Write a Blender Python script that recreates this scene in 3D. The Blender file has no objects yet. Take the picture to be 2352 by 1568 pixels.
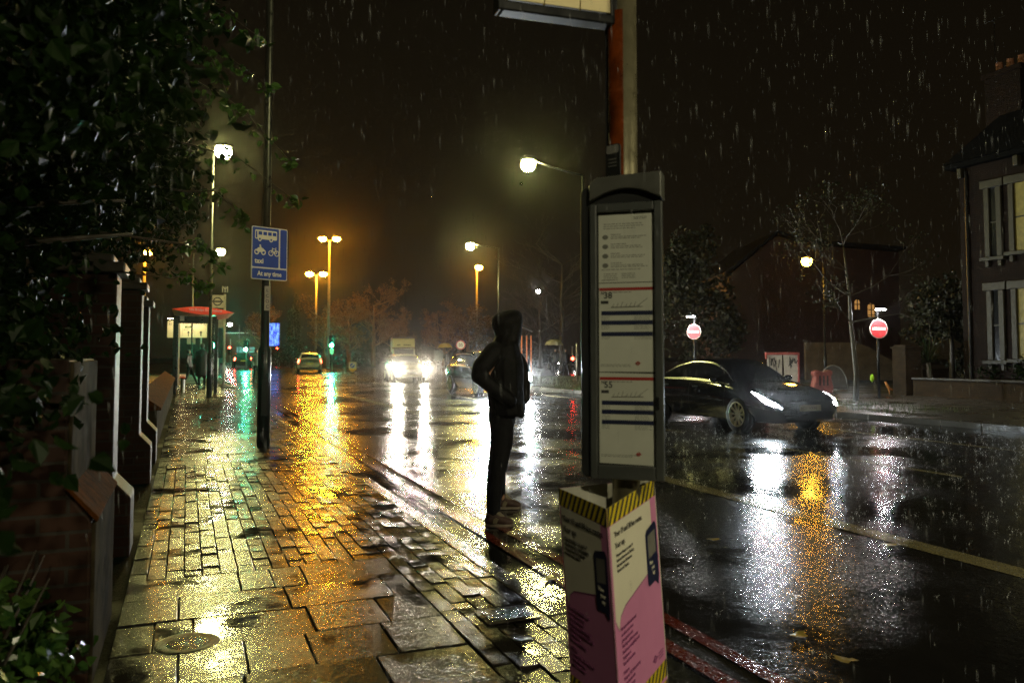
import bpy, bmesh, math, random
from mathutils import Vector, Matrix
rnd = random.Random(11)
sc = bpy.context.scene
C = sc.collection
PI = math.pi
rad = math.radians

# ------------------------------------------------------------------ camera
YAW, PITCH, FPX, H = rad(22.2), rad(2.8), 1829.0, 1.45      # measured on the photograph (2352 px wide frame)
s_, c_, sp, cp = math.sin(YAW), math.cos(YAW), math.sin(PITCH), math.cos(PITCH)
FW, RT, UP = Vector((s_*cp, c_*cp, sp)), Vector((c_, -s_, 0)), Vector((-s_*sp, -c_*sp, cp))
DIR = Vector((s_, c_, 0))
Y0 = 810 - FPX*math.tan(PITCH)
def ray(x, y): return FW + RT*((x-1176)/FPX) + UP*((Y0-y)/FPX)
def G(x, y, z=0.0):                      # point of a horizontal plane
    r = ray(x, y); t = (z-H)/r.z; return Vector((r.x*t, r.y*t, z))
def W(x, y, D):                          # point at horizontal distance D
    r = ray(x, y); t = D/(r.x*s_+r.y*c_); return Vector((r.x*t, r.y*t, H+r.z*t))
cam = bpy.data.cameras.new('camera'); camo = bpy.data.objects.new('camera', cam); C.objects.link(camo)
camo.location = (0, 0, H); camo.rotation_euler = (PI/2+PITCH, 0, -YAW)
cam.sensor_width = 36; cam.lens = FPX*36/2352; cam.shift_y = -(784-Y0)/2352
cam.clip_start = 0.05; cam.clip_end = 900
cam.dof.use_dof = True; cam.dof.focus_distance = 8.0; cam.dof.aperture_fstop = 2.6
sc.camera = camo

# ------------------------------------------------------------------ materials
MATS = {}
def nd(nt, t, **k):
    n = nt.nodes.new(t)
    for a, v in k.items(): setattr(n, a, v)
    return n
def mix_col(nt, f, a, b):
    m = nd(nt, 'ShaderNodeMix', data_type='RGBA')
    for sock, v in ((0, f), (6, a), (7, b)):
        if hasattr(v, 'is_output'): nt.links.new(v, m.inputs[sock])
        else: m.inputs[sock].default_value = v if sock == 0 else (*v, 1)
    return m.outputs[2]
def mapr(nt, src, a, b, c, d):
    m = nd(nt, 'ShaderNodeMapRange'); nt.links.new(src, m.inputs[0])
    for i, v in enumerate((a, b, c, d)): m.inputs[i+1].default_value = v
    return m.outputs[0]
def noise(nt, scale, detail=3, vec=None, rough=.6):
    n = nd(nt, 'ShaderNodeTexNoise'); n.inputs['Scale'].default_value = scale
    n.inputs['Detail'].default_value = detail; n.inputs['Roughness'].default_value = rough
    if vec is not None: nt.links.new(vec, n.inputs['Vector'])
    return n.outputs[0]
def pm(name, col, rough=.5, metal=0., var=.25, scale=6., bump=0., bscale=60., rvar=.1, spec=.5, coat=0., alpha=1.):
    if name in MATS: return MATS[name]
    m = bpy.data.materials.new(name); m.use_nodes = True; nt = m.node_tree; b = nt.nodes['Principled BSDF']
    tc = nd(nt, 'ShaderNodeTexCoord'); v = tc.outputs['Object']
    n = noise(nt, scale, 4, v)
    f = mapr(nt, n, .3, .7, 0, 1)
    nt.links.new(mix_col(nt, f, tuple(max(0, x*(1-var)) for x in col), tuple(min(1, x*(1+var)) for x in col)), b.inputs['Base Color'])
    nt.links.new(mapr(nt, noise(nt, scale*1.7, 3, v), .3, .7, max(.02, rough-rvar), min(1, rough+rvar)), b.inputs['Roughness'])
    b.inputs['Metallic'].default_value = metal; b.inputs['Specular IOR Level'].default_value = spec
    b.inputs['Coat Weight'].default_value = coat; b.inputs['Coat Roughness'].default_value = .08
    if alpha < 1: b.inputs['Alpha'].default_value = alpha
    if bump:
        bp = nd(nt, 'ShaderNodeBump'); bp.inputs['Strength'].default_value = bump; bp.inputs['Distance'].default_value = .01
        nt.links.new(noise(nt, bscale, 4, v), bp.inputs['Height']); nt.links.new(bp.outputs[0], b.inputs['Normal'])
    MATS[name] = m; return m
def em(name, col, st):
    if name in MATS: return MATS[name]
    m = bpy.data.materials.new(name); m.use_nodes = True; nt = m.node_tree; nt.nodes.clear()
    o = nd(nt, 'ShaderNodeOutputMaterial'); e = nd(nt, 'ShaderNodeEmission')
    e.inputs[0].default_value = (*col, 1); e.inputs[1].default_value = st
    nt.links.new(e.outputs[0], o.inputs[0]); MATS[name] = m; return m
def wet(name, c1, c2, rlo, rhi, fine, bump, pud=.9, pmin=.5, pmax=.62, ripple=0., facet=.30):
    """wet ground: fine grain bump, smoother puddled patches, per-stone tone"""
    m = bpy.data.materials.new(name); m.use_nodes = True; nt = m.node_tree; b = nt.nodes['Principled BSDF']
    g = nd(nt, 'ShaderNodeNewGeometry'); pos = g.outputs['Position']; isl = g.outputs['Random Per Island']
    n1 = noise(nt, 7, 4, pos)
    mx = nd(nt, 'ShaderNodeMath', operation='ADD'); nt.links.new(n1, mx.inputs[0]); nt.links.new(isl, mx.inputs[1])
    nt.links.new(mix_col(nt, mapr(nt, mx.outputs[0], .4, 1.6, 0, 1), c1, c2), b.inputs['Base Color'])
    pu = nd(nt, 'ShaderNodeMath', operation='ADD'); nt.links.new(noise(nt, pud, 4, pos), pu.inputs[0])
    nt.links.new(mapr(nt, isl, 0, 1, -.05, .05), pu.inputs[1])
    pk = mapr(nt, pu.outputs[0], pmin, pmax, 0, 1)
    nt.links.new(mapr(nt, pk, 0, 1, rhi, rlo), b.inputs['Roughness'])
    b.inputs['IOR'].default_value = 1.45
    b1 = nd(nt, 'ShaderNodeBump'); b1.inputs['Distance'].default_value = .004
    nt.links.new(mapr(nt, pk, 0, 1, bump, bump*.12), b1.inputs['Strength'])
    nt.links.new(noise(nt, fine, 3, pos, .65), b1.inputs['Height'])
    # stone grains / drops: every few-millimetre cell tilts its own way, so each catches a different lamp
    vo = nd(nt, 'ShaderNodeTexVoronoi'); vo.inputs['Scale'].default_value = fine
    ds = nd(nt, 'ShaderNodeVectorMath', operation='ADD'); nt.links.new(pos, ds.inputs[0])
    dn = nd(nt, 'ShaderNodeTexNoise'); dn.inputs['Scale'].default_value = fine*.6; nt.links.new(pos, dn.inputs['Vector'])
    dsc = nd(nt, 'ShaderNodeVectorMath', operation='SCALE'); nt.links.new(dn.outputs['Color'], dsc.inputs[0]); dsc.inputs['Scale'].default_value = .6/fine
    nt.links.new(dsc.outputs[0], ds.inputs[1]); nt.links.new(ds.outputs[0], vo.inputs['Vector'])
    sb = nd(nt, 'ShaderNodeVectorMath', operation='SUBTRACT'); nt.links.new(vo.outputs['Color'], sb.inputs[0]); sb.inputs[1].default_value = (.5,.5,.5)
    sc1 = nd(nt, 'ShaderNodeVectorMath', operation='SCALE'); nt.links.new(sb.outputs[0], sc1.inputs[0]); nt.links.new(mapr(nt, pk, 0, 1, facet, facet*.15), sc1.inputs['Scale'])
    b2 = nd(nt, 'ShaderNodeBump'); b2.inputs['Distance'].default_value = .01; b2.inputs['Strength'].default_value = .12+ripple
    nt.links.new(noise(nt, 9, 3, pos), b2.inputs['Height']); nt.links.new(b1.outputs[0], b2.inputs['Normal'])
    ad = nd(nt, 'ShaderNodeVectorMath', operation='ADD'); nt.links.new(b2.outputs[0], ad.inputs[0]); nt.links.new(sc1.outputs[0], ad.inputs[1])
    nm = nd(nt, 'ShaderNodeVectorMath', operation='NORMALIZE'); nt.links.new(ad.outputs[0], nm.inputs[0])
    nt.links.new(nm.outputs[0], b.inputs['Normal'])
    MATS[name] = m; return m
def leafmat(name, c1, c2, tr=.35, rough=.25):
    m = bpy.data.materials.new(name); m.use_nodes = True; nt = m.node_tree; b = nt.nodes['Principled BSDF']
    g = nd(nt, 'ShaderNodeNewGeometry'); col = mix_col(nt, g.outputs['Random Per Island'], c1, c2)
    nt.links.new(col, b.inputs['Base Color']); b.inputs['Roughness'].default_value = rough
    t = nd(nt, 'ShaderNodeBsdfTranslucent'); nt.links.new(col, t.inputs[0])
    mx = nd(nt, 'ShaderNodeMixShader'); mx.inputs[0].default_value = tr
    o = nt.nodes['Material Output']
    nt.links.new(b.outputs[0], mx.inputs[1]); nt.links.new(t.outputs[0], mx.inputs[2]); nt.links.new(mx.outputs[0], o.inputs[0])
    MATS[name] = m; return m
def brickmat(name, c1, c2, mort, scale=1., rough=.55, axis='X'):
    m = bpy.data.materials.new(name); m.use_nodes = True; nt = m.node_tree; b = nt.nodes['Principled BSDF']
    g = nd(nt, 'ShaderNodeNewGeometry'); sx = nd(nt, 'ShaderNodeSeparateXYZ'); nt.links.new(g.outputs['Position'], sx.inputs[0])
    ad = nd(nt, 'ShaderNodeMath', operation='ADD'); nt.links.new(sx.outputs[0], ad.inputs[0]); nt.links.new(sx.outputs[1], ad.inputs[1])
    cb = nd(nt, 'ShaderNodeCombineXYZ'); nt.links.new(ad.outputs[0], cb.inputs[0]); nt.links.new(sx.outputs[2], cb.inputs[1])
    bt = nd(nt, 'ShaderNodeTexBrick'); nt.links.new(cb.outputs[0], bt.inputs['Vector'])
    bt.inputs['Color1'].default_value = (*c1, 1); bt.inputs['Color2'].default_value = (*c2, 1); bt.inputs['Mortar'].default_value = (*mort, 1)
    bt.inputs['Scale'].default_value = 1/scale; bt.inputs['Brick Width'].default_value = .225; bt.inputs['Row Height'].default_value = .075
    bt.inputs['Mortar Size'].default_value = .008
    f = mapr(nt, noise(nt, 2.2, 4, g.outputs['Position']), .3, .7, .55, 1.2)
    mu = nd(nt, 'ShaderNodeMix', data_type='RGBA', blend_type='MULTIPLY'); mu.inputs[0].default_value = 1
    nt.links.new(bt.outputs[0], mu.inputs[6]); nt.links.new(f, mu.inputs[7]); nt.links.new(mu.outputs[2], b.inputs['Base Color'])
    b.inputs['Roughness'].default_value = rough
    bp = nd(nt, 'ShaderNodeBump'); bp.inputs['Strength'].default_value = .5; bp.inputs['Distance'].default_value = .006; bp.invert = True
    nt.links.new(bt.outputs[1], bp.inputs['Height']); nt.links.new(bp.outputs[0], b.inputs['Normal'])
    MATS[name] = m; return m

BLACKP = pm('black_paint', (.007,.007,.0075), .34, var=.3, spec=.35)
STEEL = pm('brushed_steel', (.42,.42,.40), .32, metal=1., var=.15, scale=9, bump=.08, bscale=120)
GALV = pm('galvanised_steel', (.30,.30,.29), .4, metal=.8, var=.2, scale=14)
GREYP = pm('grey_powder_coat', (.05,.054,.05), .38, var=.2, scale=8, bump=.05, bscale=180)
DKGREY = pm('dark_grey_plastic', (.013,.014,.014), .5, spec=.25)
PAPER = pm('paper', (.66,.62,.50), .6, var=.06, scale=3)
INK = pm('ink', (.03,.028,.03), .6)
GREYINK = pm('pale_ink', (.15,.145,.13), .7)
NAVY = pm('navy_print', (.008,.012,.05), .5)
REDP = pm('red_print', (.36,.02,.015), .5)
PINK = pm('pink_print', (.58,.21,.40), .5, var=.05, scale=3)
PINKD = pm('mauve_print', (.22,.05,.16), .5)
HAZY = pm('hazard_yellow', (.72,.55,.01), .45, var=.08)
BLUE = pm('sign_blue', (.007,.055,.36), .4, var=.1)
WHITE = pm('white_paint', (.72,.70,.62), .45, var=.08)
CREAM = pm('cream_panel', (.62,.54,.30), .45, var=.08)
RUBBER = pm('tyre_rubber', (.006,.006,.006), .7, bump=.3, bscale=40, spec=.15)
GLASSD = pm('dark_glass', (.006,.007,.007), .06, var=.3, rvar=.02, spec=.7)
BARK = pm('wet_bark', (.05,.04,.03), .5, bump=.5, bscale=25)
STONE = pm('pale_stone', (.42,.36,.24), .6, bump=.2, bscale=30)
LEAFD = leafmat('wet_leaf_dark', (.004,.010,.0025), (.011,.024,.004), .35, .45)
LEAFD.node_tree.nodes['Principled BSDF'].inputs['Specular IOR Level'].default_value = .13
LEAFB = leafmat('wet_leaf_shrub', (.02,.055,.012), (.06,.11,.02), .4, .2)
LEAFFAR = leafmat('far_leaf', (.009,.012,.005), (.024,.027,.012), .3, .5)
L_WARM = em('lamp_warm_white', (1, .93, .31), 560)
L_BEHIND = em('lamp_warm_white_near', (1, .92, .60), 1100)
L_FARSIDE = em('lamp_warm_white_far_side', (1, .92, .56), 1500)
L_SOD = em('lamp_sodium', (1, .36, .016), 620)
L_HEAD = em('headlamp_cool', (.80, .93, 1), 700)
L_HEADW = em('headlamp_warm', (1, .88, .68), 3000)
L_GREEN = em('signal_green', (.03, 1, .50), 2200)
L_RED = em('lamp_red', (1, .04, .02), 40)
L_TAIL = em('tail_lamp_red', (1, .10, .04), 22)
L_AMB = em('lamp_amber', (1, .35, .04), 25)
L_FAR = em('far_white_lamp', (1, .95, .8), 160)
L_SIGN = em('sign_lamp', (1, .97, .95), 700)
L_WIN = em('lit_window', (1, .50, .14), .40)

# ------------------------------------------------------------------ builders
class MB:
    def __init__(s): s.v = []; s.f = []; s.m = []
    def add(s, vs, fs, m=0):
        o = len(s.v); s.v += [tuple(v) for v in vs]; s.f += [tuple(i+o for i in f) for f in fs]; s.m += [m]*len(fs); return s
    def box(s, c, d, rz=0, m=0, taper=1.):
        x, y, z = (k/2 for k in d); vs = []
        for sz in (-1, 1):
            t = taper if sz > 0 else 1
            for sx, sy in ((-1,-1),(1,-1),(1,1),(-1,1)):
                a, b = sx*x*t, sy*y*t
                vs.append((c[0]+a*math.cos(rz)-b*math.sin(rz), c[1]+a*math.sin(rz)+b*math.cos(rz), c[2]+sz*z))
        return s.add(vs, [(3,2,1,0),(4,5,6,7),(0,1,5,4),(1,2,6,5),(2,3,7,6),(3,0,4,7)], m)
    def tube(s, pts, rs, n=6, m=0, cap=True):
        pts = [Vector(p) for p in pts]; rs = rs if hasattr(rs, '__len__') else [rs]*len(pts)
        o = []; last = None
        for i, p in enumerate(pts):
            d = (pts[min(i+1, len(pts)-1)]-pts[max(i-1, 0)])
            d = d.normalized() if d.length > 1e-9 else Vector((0,0,1))
            a = last if last is not None else (Vector((0,0,1)) if abs(d.z) < .9 else Vector((1,0,0)))
            u = (a-d*a.dot(d)); u = u.normalized() if u.length > 1e-6 else d.orthogonal().normalized()
            last = u; w = d.cross(u)
            for k in range(n):
                t = 2*PI*k/n; o.append(p+(u*math.cos(t)+w*math.sin(t))*rs[i])
        fs = []
        for i in range(len(pts)-1):
            for k in range(n):
                k2 = (k+1) % n; fs.append((i*n+k, i*n+k2, (i+1)*n+k2, (i+1)*n+k))
        if cap: fs.append(tuple(range(n-1, -1, -1))); fs.append(tuple((len(pts)-1)*n+k for k in range(n)))
        return s.add(o, fs, m)
    def cyl(s, p0, p1, r0, r1=None, n=14, m=0): return s.tube([p0, p1], [r0, r0 if r1 is None else r1], n, m)
    def prism(s, poly, o, ux, uy, dep, m=0):
        o, ux, uy = Vector(o), Vector(ux), Vector(uy); uz = ux.cross(uy).normalized()
        n = len(poly); b = [o+ux*x+uy*y for x, y in poly]; t = [p+uz*dep for p in b]
        fs = [tuple(range(n-1, -1, -1)), tuple(range(n, 2*n))]+[(i, (i+1) % n, n+(i+1) % n, n+i) for i in range(n)]
        return s.add(b+t, fs, m)
    def ball(s, c, r, n=12, m=0, lo=-1., hi=1.):
        r = r if hasattr(r, '__len__') else (r, r, r); k = max(4, n//2); vs = []; fs = []
        for i in range(k+1):
            a = math.asin(lo)+(math.asin(hi)-math.asin(lo))*i/k
            for j in range(n):
                t = 2*PI*j/n; vs.append((c[0]+r[0]*math.cos(a)*math.cos(t), c[1]+r[1]*math.cos(a)*math.sin(t), c[2]+r[2]*math.sin(a)))
        for i in range(k):
            for j in range(n): fs.append((i*n+j, i*n+(j+1) % n, (i+1)*n+(j+1) % n, (i+1)*n+j))
        fs.append(tuple(range(n-1, -1, -1))); fs.append(tuple(k*n+j for j in range(n)))
        return s.add(vs, fs, m)
    def lathe(s, prof, c=(0,0,0), n=20, axis=None, m=0):
        ax = Vector(axis or (0,0,1)).normalized(); u = ax.orthogonal().normalized(); w = ax.cross(u); c = Vector(c); vs = []; fs = []
        for r, h in prof:
            for j in range(n):
                t = 2*PI*j/n; vs.append(c+ax*h+(u*math.cos(t)+w*math.sin(t))*r)
        for i in range(len(prof)-1):
            for j in range(n): fs.append((i*n+j, i*n+(j+1) % n, (i+1)*n+(j+1) % n, (i+1)*n+j))
        return s.add(vs, fs, m)
    def build(s, name, mats, parent=None, smooth=False, bevel=0., sub=0):
        me = bpy.data.meshes.new(name); me.from_pydata(s.v, [], s.f)
        for mt in (mats if isinstance(mats, (list, tuple)) else [mats]): me.materials.append(mt)
        me.polygons.foreach_set('material_index', s.m)
        if smooth: me.polygons.foreach_set('use_smooth', [True]*len(me.polygons))
        me.update()
        o = bpy.data.objects.new(name, me); C.objects.link(o)
        if parent: o.parent = parent
        if bevel:
            b = o.modifiers.new('b', 'BEVEL'); b.width = bevel; b.segments = 2; b.limit_method = 'ANGLE'
        return o
def thing(name, label, cat, loc=(0,0,0), rz=0., group=None):
    o = bpy.data.objects.new(name, None); C.objects.link(o); o.empty_display_size = .1
    o.location = loc; o.rotation_euler = (0, 0, rz); o['label'] = label; o['category'] = cat
    if group: o['group'] = group
    return o
def tag(o, label, cat, group=None, loc=None):
    o['label'] = label; o['category'] = cat
    if group: o['group'] = group
    if loc is not None: o.location = loc
    return o
def setting(o, kind='structure', label=None):
    o['kind'] = kind
    if label: o['label'] = label
    return o
def text(name, st, size, mat, parent, org, ux, uy, align='LEFT', xs=1., dep=.0006, bold=0.):
    cu = bpy.data.curves.new(name, 'FONT'); cu.body = st; cu.size = size; cu.extrude = dep; cu.align_x = align; cu.offset = bold; cu.resolution_u = 2
    t = bpy.data.objects.new(name, cu); C.objects.link(t); bpy.context.view_layer.update()
    me = bpy.data.meshes.new_from_object(t.evaluated_get(bpy.context.evaluated_depsgraph_get()))
    bpy.data.objects.remove(t); bpy.data.curves.remove(cu)
    ux, uy = Vector(ux).normalized(), Vector(uy).normalized(); uz = ux.cross(uy)
    M = Matrix((ux*xs, uy, uz)).transposed().to_4x4(); M.translation = Vector(org); me.transform(M)
    me.materials.clear(); me.materials.append(mat)
    o = bpy.data.objects.new(name, me); C.objects.link(o); o.parent = parent; return o
def light(kind, name, parent, loc, energy, col, size=.05, aim=None, ang=60, blend=.6):
    l = bpy.data.lights.new(name, kind); l.energy = energy; l.color = col; l.shadow_soft_size = size
    o = bpy.data.objects.new(name, l); C.objects.link(o); o.parent = parent; o.location = loc
    if kind == 'SPOT':
        l.spot_size = rad(ang); l.spot_blend = blend
        o.rotation_euler = Vector(aim).to_track_quat('-Z', 'Y').to_euler()
    return o
def blob_mesh(ells, voxel, smooth_it=4):
    """ells: list of chains of (centre, radii); hull of neighbours, voxel-fused into one continuous skin"""
    bm = bmesh.new()
    for ch in ells:
        pairs = list(zip(ch[:-1], ch[1:])) if len(ch) > 1 else [(ch[0], ch[0])]
        for a, b in pairs:
            t = bmesh.new()
            for c, r in (a, b):
                r = r if hasattr(r, '__len__') else (r, r, r)
                bmesh.ops.create_icosphere(t, subdivisions=2, radius=1, matrix=Matrix.Translation(c) @ Matrix.Diagonal((*r, 1)))
            h = bmesh.ops.convex_hull(t, input=t.verts)
            dead = [g for g in h['geom_interior'] if isinstance(g, bmesh.types.BMVert)]
            bmesh.ops.delete(t, geom=dead, context='VERTS')
            me = bpy.data.meshes.new('t'); t.to_mesh(me); t.free(); bm.from_mesh(me); bpy.data.meshes.remove(me)
    me = bpy.data.meshes.new('blob'); bm.to_mesh(me); bm.free()
    o = bpy.data.objects.new('blob', me); C.objects.link(o)
    r = o.modifiers.new('r', 'REMESH'); r.mode = 'VOXEL'; r.voxel_size = voxel
    s = o.modifiers.new('s', 'SMOOTH'); s.iterations = smooth_it; s.factor = .5
    bpy.context.view_layer.update()
    out = bpy.data.meshes.new_from_object(o.evaluated_get(bpy.context.evaluated_depsgraph_get()))
    bpy.data.objects.remove(o); bpy.data.meshes.remove(me)
    out.polygons.foreach_set('use_smooth', [True]*len(out.polygons)); return out
def blob(name, ells, voxel, mat, parent, smooth_it=4, assign=None):
    me = blob_mesh(ells, voxel, smooth_it); me.materials.clear()
    for m in (mat if isinstance(mat, (list, tuple)) else [mat]): me.materials.append(m)
    if assign:
        for p in me.polygons: p.material_index = assign(p.center)
    me.name = name; o = bpy.data.objects.new(name, me); C.objects.link(o); o.parent = parent; return o

# ------------------------------------------------------------------ sky, haze
w = bpy.data.worlds.new('World'); sc.world = w; w.use_nodes = True; nt = w.node_tree; bg = nt.nodes['Background']
tc = nd(nt, 'ShaderNodeTexCoord'); sx = nd(nt, 'ShaderNodeSeparateXYZ'); nt.links.new(tc.outputs['Generated'], sx.inputs[0])
nt.links.new(mix_col(nt, mapr(nt, sx.outputs[2], 0, .6, 0, 1), (.0085,.0058,.0027), (.0042,.0032,.0018)), bg.inputs[0])
bg.inputs[1].default_value = .85
hz = MB(); hz.box((20, 105, 9.2), (330, 300, 22.0)); hzo = hz.build('haze', [])
hm = bpy.data.materials.new('haze'); hm.use_nodes = True; nt = hm.node_tree; nt.nodes.clear()
o = nd(nt, 'ShaderNodeOutputMaterial'); v = nd(nt, 'ShaderNodeVolumePrincipled')
v.inputs['Color'].default_value = (.95,.93,.9,1); v.inputs['Density'].default_value = .0003; v.inputs['Anisotropy'].default_value = .95
nt.links.new(v.outputs[0], o.inputs['Volume']); hzo.data.materials.append(hm); setting(hzo, 'stuff')

# ------------------------------------------------------------------ ground, road, pavement
ROADZ = -.10
GROUND = wet('wet_earth', (.012,.014,.006), (.03,.035,.012), .3, .55, 40, .8)
ROAD = wet('wet_asphalt', (.0035,.0035,.0035), (.012,.0115,.011), .06, .23, 62, .36, pud=.55, pmin=.46, pmax=.62, ripple=.12, facet=.11)
SLAB = wet('wet_paving', (.005,.0045,.0035), (.018,.016,.011), .07, .27, 70, .34, pud=1.7, pmin=.51, pmax=.65, facet=.085)
KERB = wet('wet_kerb', (.03,.028,.024), (.07,.065,.055), .08, .24, 90, .35, facet=.22)
MORT = wet('wet_mortar', (.002,.002,.0015), (.006,.005,.004), .5, .8, 90, .6)
MORT.node_tree.nodes['Principled BSDF'].inputs['Specular IOR Level'].default_value = .1
VERGE = wet('wet_verge_paving', (.03,.028,.022), (.07,.06,.05), .15, .35, 60, .5)
def sheet(name, poly, z, mat):
    return setting(MB().add([(x, y, z) for x, y in poly], [tuple(range(len(poly)))]).build(name, mat))
sheet('ground', [(-140,-40),(180,-40),(180,250),(-140,250)], -.16, GROUND)
# road: our carriageway, plus the wide junction beyond, as one grid so the camber can dip into the gutter
rb = MB(); xs = [2.02,2.1,2.25,2.5,3,4,5.4,7,8.9,10.5,12.2,13.5,14.4,14.9,15.4]; ys = [-30+2.5*i for i in range(38)]
def rz_(x, y): return ROADZ-.018*max(0, 1-abs(x-2.1)/.45)
for y in ys:
    for x in xs: rb.v.append((x, y, rz_(x, y)))
n = len(xs)
for j in range(len(ys)-1):
    for i in range(n-1): rb.f.append((j*n+i, j*n+i+1, (j+1)*n+i+1, (j+1)*n+i)); rb.m.append(0)
o = len(rb.v)
rb.add([(-60,62.5,ROADZ),(90,62.5,ROADZ),(90,130,ROADZ),(-60,130,ROADZ)], [(0,1,2,3)])
rb.add([(15.4,44,ROADZ),(90,60,ROADZ),(90,62.5,ROADZ),(15.4,62.5,ROADZ)], [(0,1,2,3)])
setting(rb.build('road', ROAD, smooth=True))
# markings
LINE_W = wet('worn_white_line', (.10,.085,.042), (.22,.19,.10), .07, .20, 80, .30, pud=.55, pmin=.46, pmax=.62, ripple=.12, facet=.24)
LINE_R = wet('worn_red_line', (.07,.008,.002), (.13,.016,.004), .07, .20, 80, .30, pud=.55, pmin=.46, pmax=.62, ripple=.12, facet=.24)
mk = MB()
def strip(b, x0, x1, y0, y1, z=ROADZ+.004): b.add([(x0,y0,z),(x1,y0,z),(x1,y1,z),(x0,y1,z)], [(0,1,2,3)])
strip(mk, 5.36, 5.60, -6, 46)
for k in range(-2, 8): strip(mk, 8.93, 9.05, 7.2+6*k, 11.2+6*k)
strip(mk, 12.10, 12.22, -8, 40)
for k in range(6): strip(mk, 2.3+2*k, 3.3+2*k, 57.5, 58.1)
strip(mk, 9.2, 12, 52.0, 52.3)
setting(mk.build('road_marking', LINE_W))
mr = MB(); strip(mr, 2.34, 2.44, -8, 27); strip(mr, 2.57, 2.67, -8, 27); setting(mr.build('red_line', LINE_R))
# pavement: every slab and block laid with its own small tilt
setting(MB().add([(-.55,-8,-.014),(1.9,-8,-.014),(1.9,62,-.014),(-.55,62,-.014)], [(0,1,2,3)]).build('pavement_bed', MORT))
pv = MB()
def block(x0, x1, y0, y1, tilt=.006, sink=.0015, gap=.003, ch=.004):
    x0 += gap; x1 -= gap; y0 += gap; y1 -= gap
    a, b, z = rnd.gauss(0, tilt), rnd.gauss(0, tilt), rnd.gauss(0, sink)
    if rnd.random() < .05: z -= .006
    cx, cy = (x0+x1)/2, (y0+y1)/2; vs = []
    for k, (i, dz) in enumerate(((0, -.03), (0, -ch), (ch, 0))):
        for x, y in ((x0+i,y0+i),(x1-i,y0+i),(x1-i,y1-i),(x0+i,y1-i)):
            j = 0 if k == 0 else rnd.uniform(-.001, .001)
            vs.append((x+j, y+j, z+dz+(x-cx)*a+(y-cy)*b))
    fs = [(8,9,10,11)]
    for r in (0, 4):
        for q in range(4): fs.append((r+q, r+(q+1) % 4, r+4+(q+1) % 4, r+4+q))
    pv.add(vs, fs)
def slabs(y0, y1, x0=-.32, x1=1.34, dx=.6, dy=.45):
    y, k = y0, 0
    while y < y1-.05:
        x = x0-(dx*.5 if k % 2 else 0)+rnd.uniform(-.02, .02); ye = min(y+dy, y1)
        while x < x1-.03:
            xe = x+dx*(rnd.choice((1, 1, 1, .66, 1.1)))
            if x1-xe < .12: xe = x1
            a, b = max(x, x0), min(xe, x1)
            if b-a > .04:
                if y < 9 and (rnd.random() < .10):
                    block(a, (a+b)/2, y, ye, .005); block((a+b)/2, b, y, ye, .005)
                else: block(a, b, y, ye, .011, .0025, .0038, .005)
            x = xe
        y = ye; k += 1
def columns(x0, x1, y0, y1, wd=.108, ln=.205):
    nx = max(1, round((x1-x0)/wd)); dx = (x1-x0)/nx
    for i in range(nx):
        y = y0-rnd.uniform(0, ln)*(1 if i % 2 else .4)
        while y < y1:
            a, b = max(y, y0), min(y+ln*rnd.uniform(.96, 1.04), y1)
            if b-a > .03: block(x0+i*dx, x0+(i+1)*dx, a, b, .017, .0026, .0028, .0035)
            y = b if b < y1 else y1+1
slabs(-2.0, 5.65); columns(1.34, 1.87, -2.0, 34)
columns(-.32, 1.34, 5.65, 11.3)
slabs(11.3, 40.0, dy=.45)
setting(pv.build('pavement', SLAB))
kb = MB(); y = -6
while y < 46:
    l = .915; block_y = y
    z = rnd.gauss(0, .0015)
    kb.add([(1.875,y+.004,-.16),(2.02,y+.004,-.16),(2.02,y+l-.004,-.16),(1.875,y+l-.004,-.16),
            (1.875,y+.004,z),(1.995,y+.004,z),(2.02,y+.004,-.025),(1.995,y+l-.004,z),(2.02,y+l-.004,-.025),(1.875,y+l-.004,z)],
           [(4,5,7,9),(5,6,8,7),(6,1,2,8),(0,1,6,5,4),(3,9,7,8,2),(0,4,9,3)]); y += l
setting(kb.build('kerb', KERB, bevel=.006))
# far kerb, verge and the ground on the other side
RK = [(15.4,-25),(15.1,10.6),(14.6,15),(13.9,26.7),(13.64,31.5),(13.6,38),(14.6,42),(17,44.5),(24,46)]
rk = MB()
for (xa, ya), (xb, yb) in zip(RK[:-1], RK[1:]):
    d = Vector((xb-xa, yb-ya, 0)); m_ = max(1, round(d.length/.95)); nrm = Vector((d.y, -d.x, 0)).normalized()
    for k in range(m_):
        p, q = Vector((xa, ya, 0))+d*(k/m_), Vector((xa, ya, 0))+d*((k+.985)/m_)
        vs = [p, p+nrm*.15, q+nrm*.15, q]
        rk.add([(v.x, v.y, -.16) for v in vs]+[(v.x, v.y, .02) for v in vs], [(4,5,6,7),(0,1,5,4),(1,2,6,5),(2,3,7,6),(3,0,4,7)])
setting(rk.build('far_kerb', KERB, bevel=.01))
vp = [(x+.14, y) for x, y in RK[:-1]]+[(24,45.8),(24,20),(30,16),(30,-25)]
sheet('far_pavement', vp[:3]+[(15.5,22),(19.5,23.2),(23.4,20.6),(24,16),(25,-25)], .004, VERGE)
sheet('far_verge', [(14.05,22),(14.0,26.7),(13.78,31.5),(13.74,38),(14.7,41.9),(17,44.3),(24,45.8),(30,44),(30,16),(24.5,16),(23.4,20.6),(19.5,23.2),(15.5,22)], .0, GROUND)
gr = MB()
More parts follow.
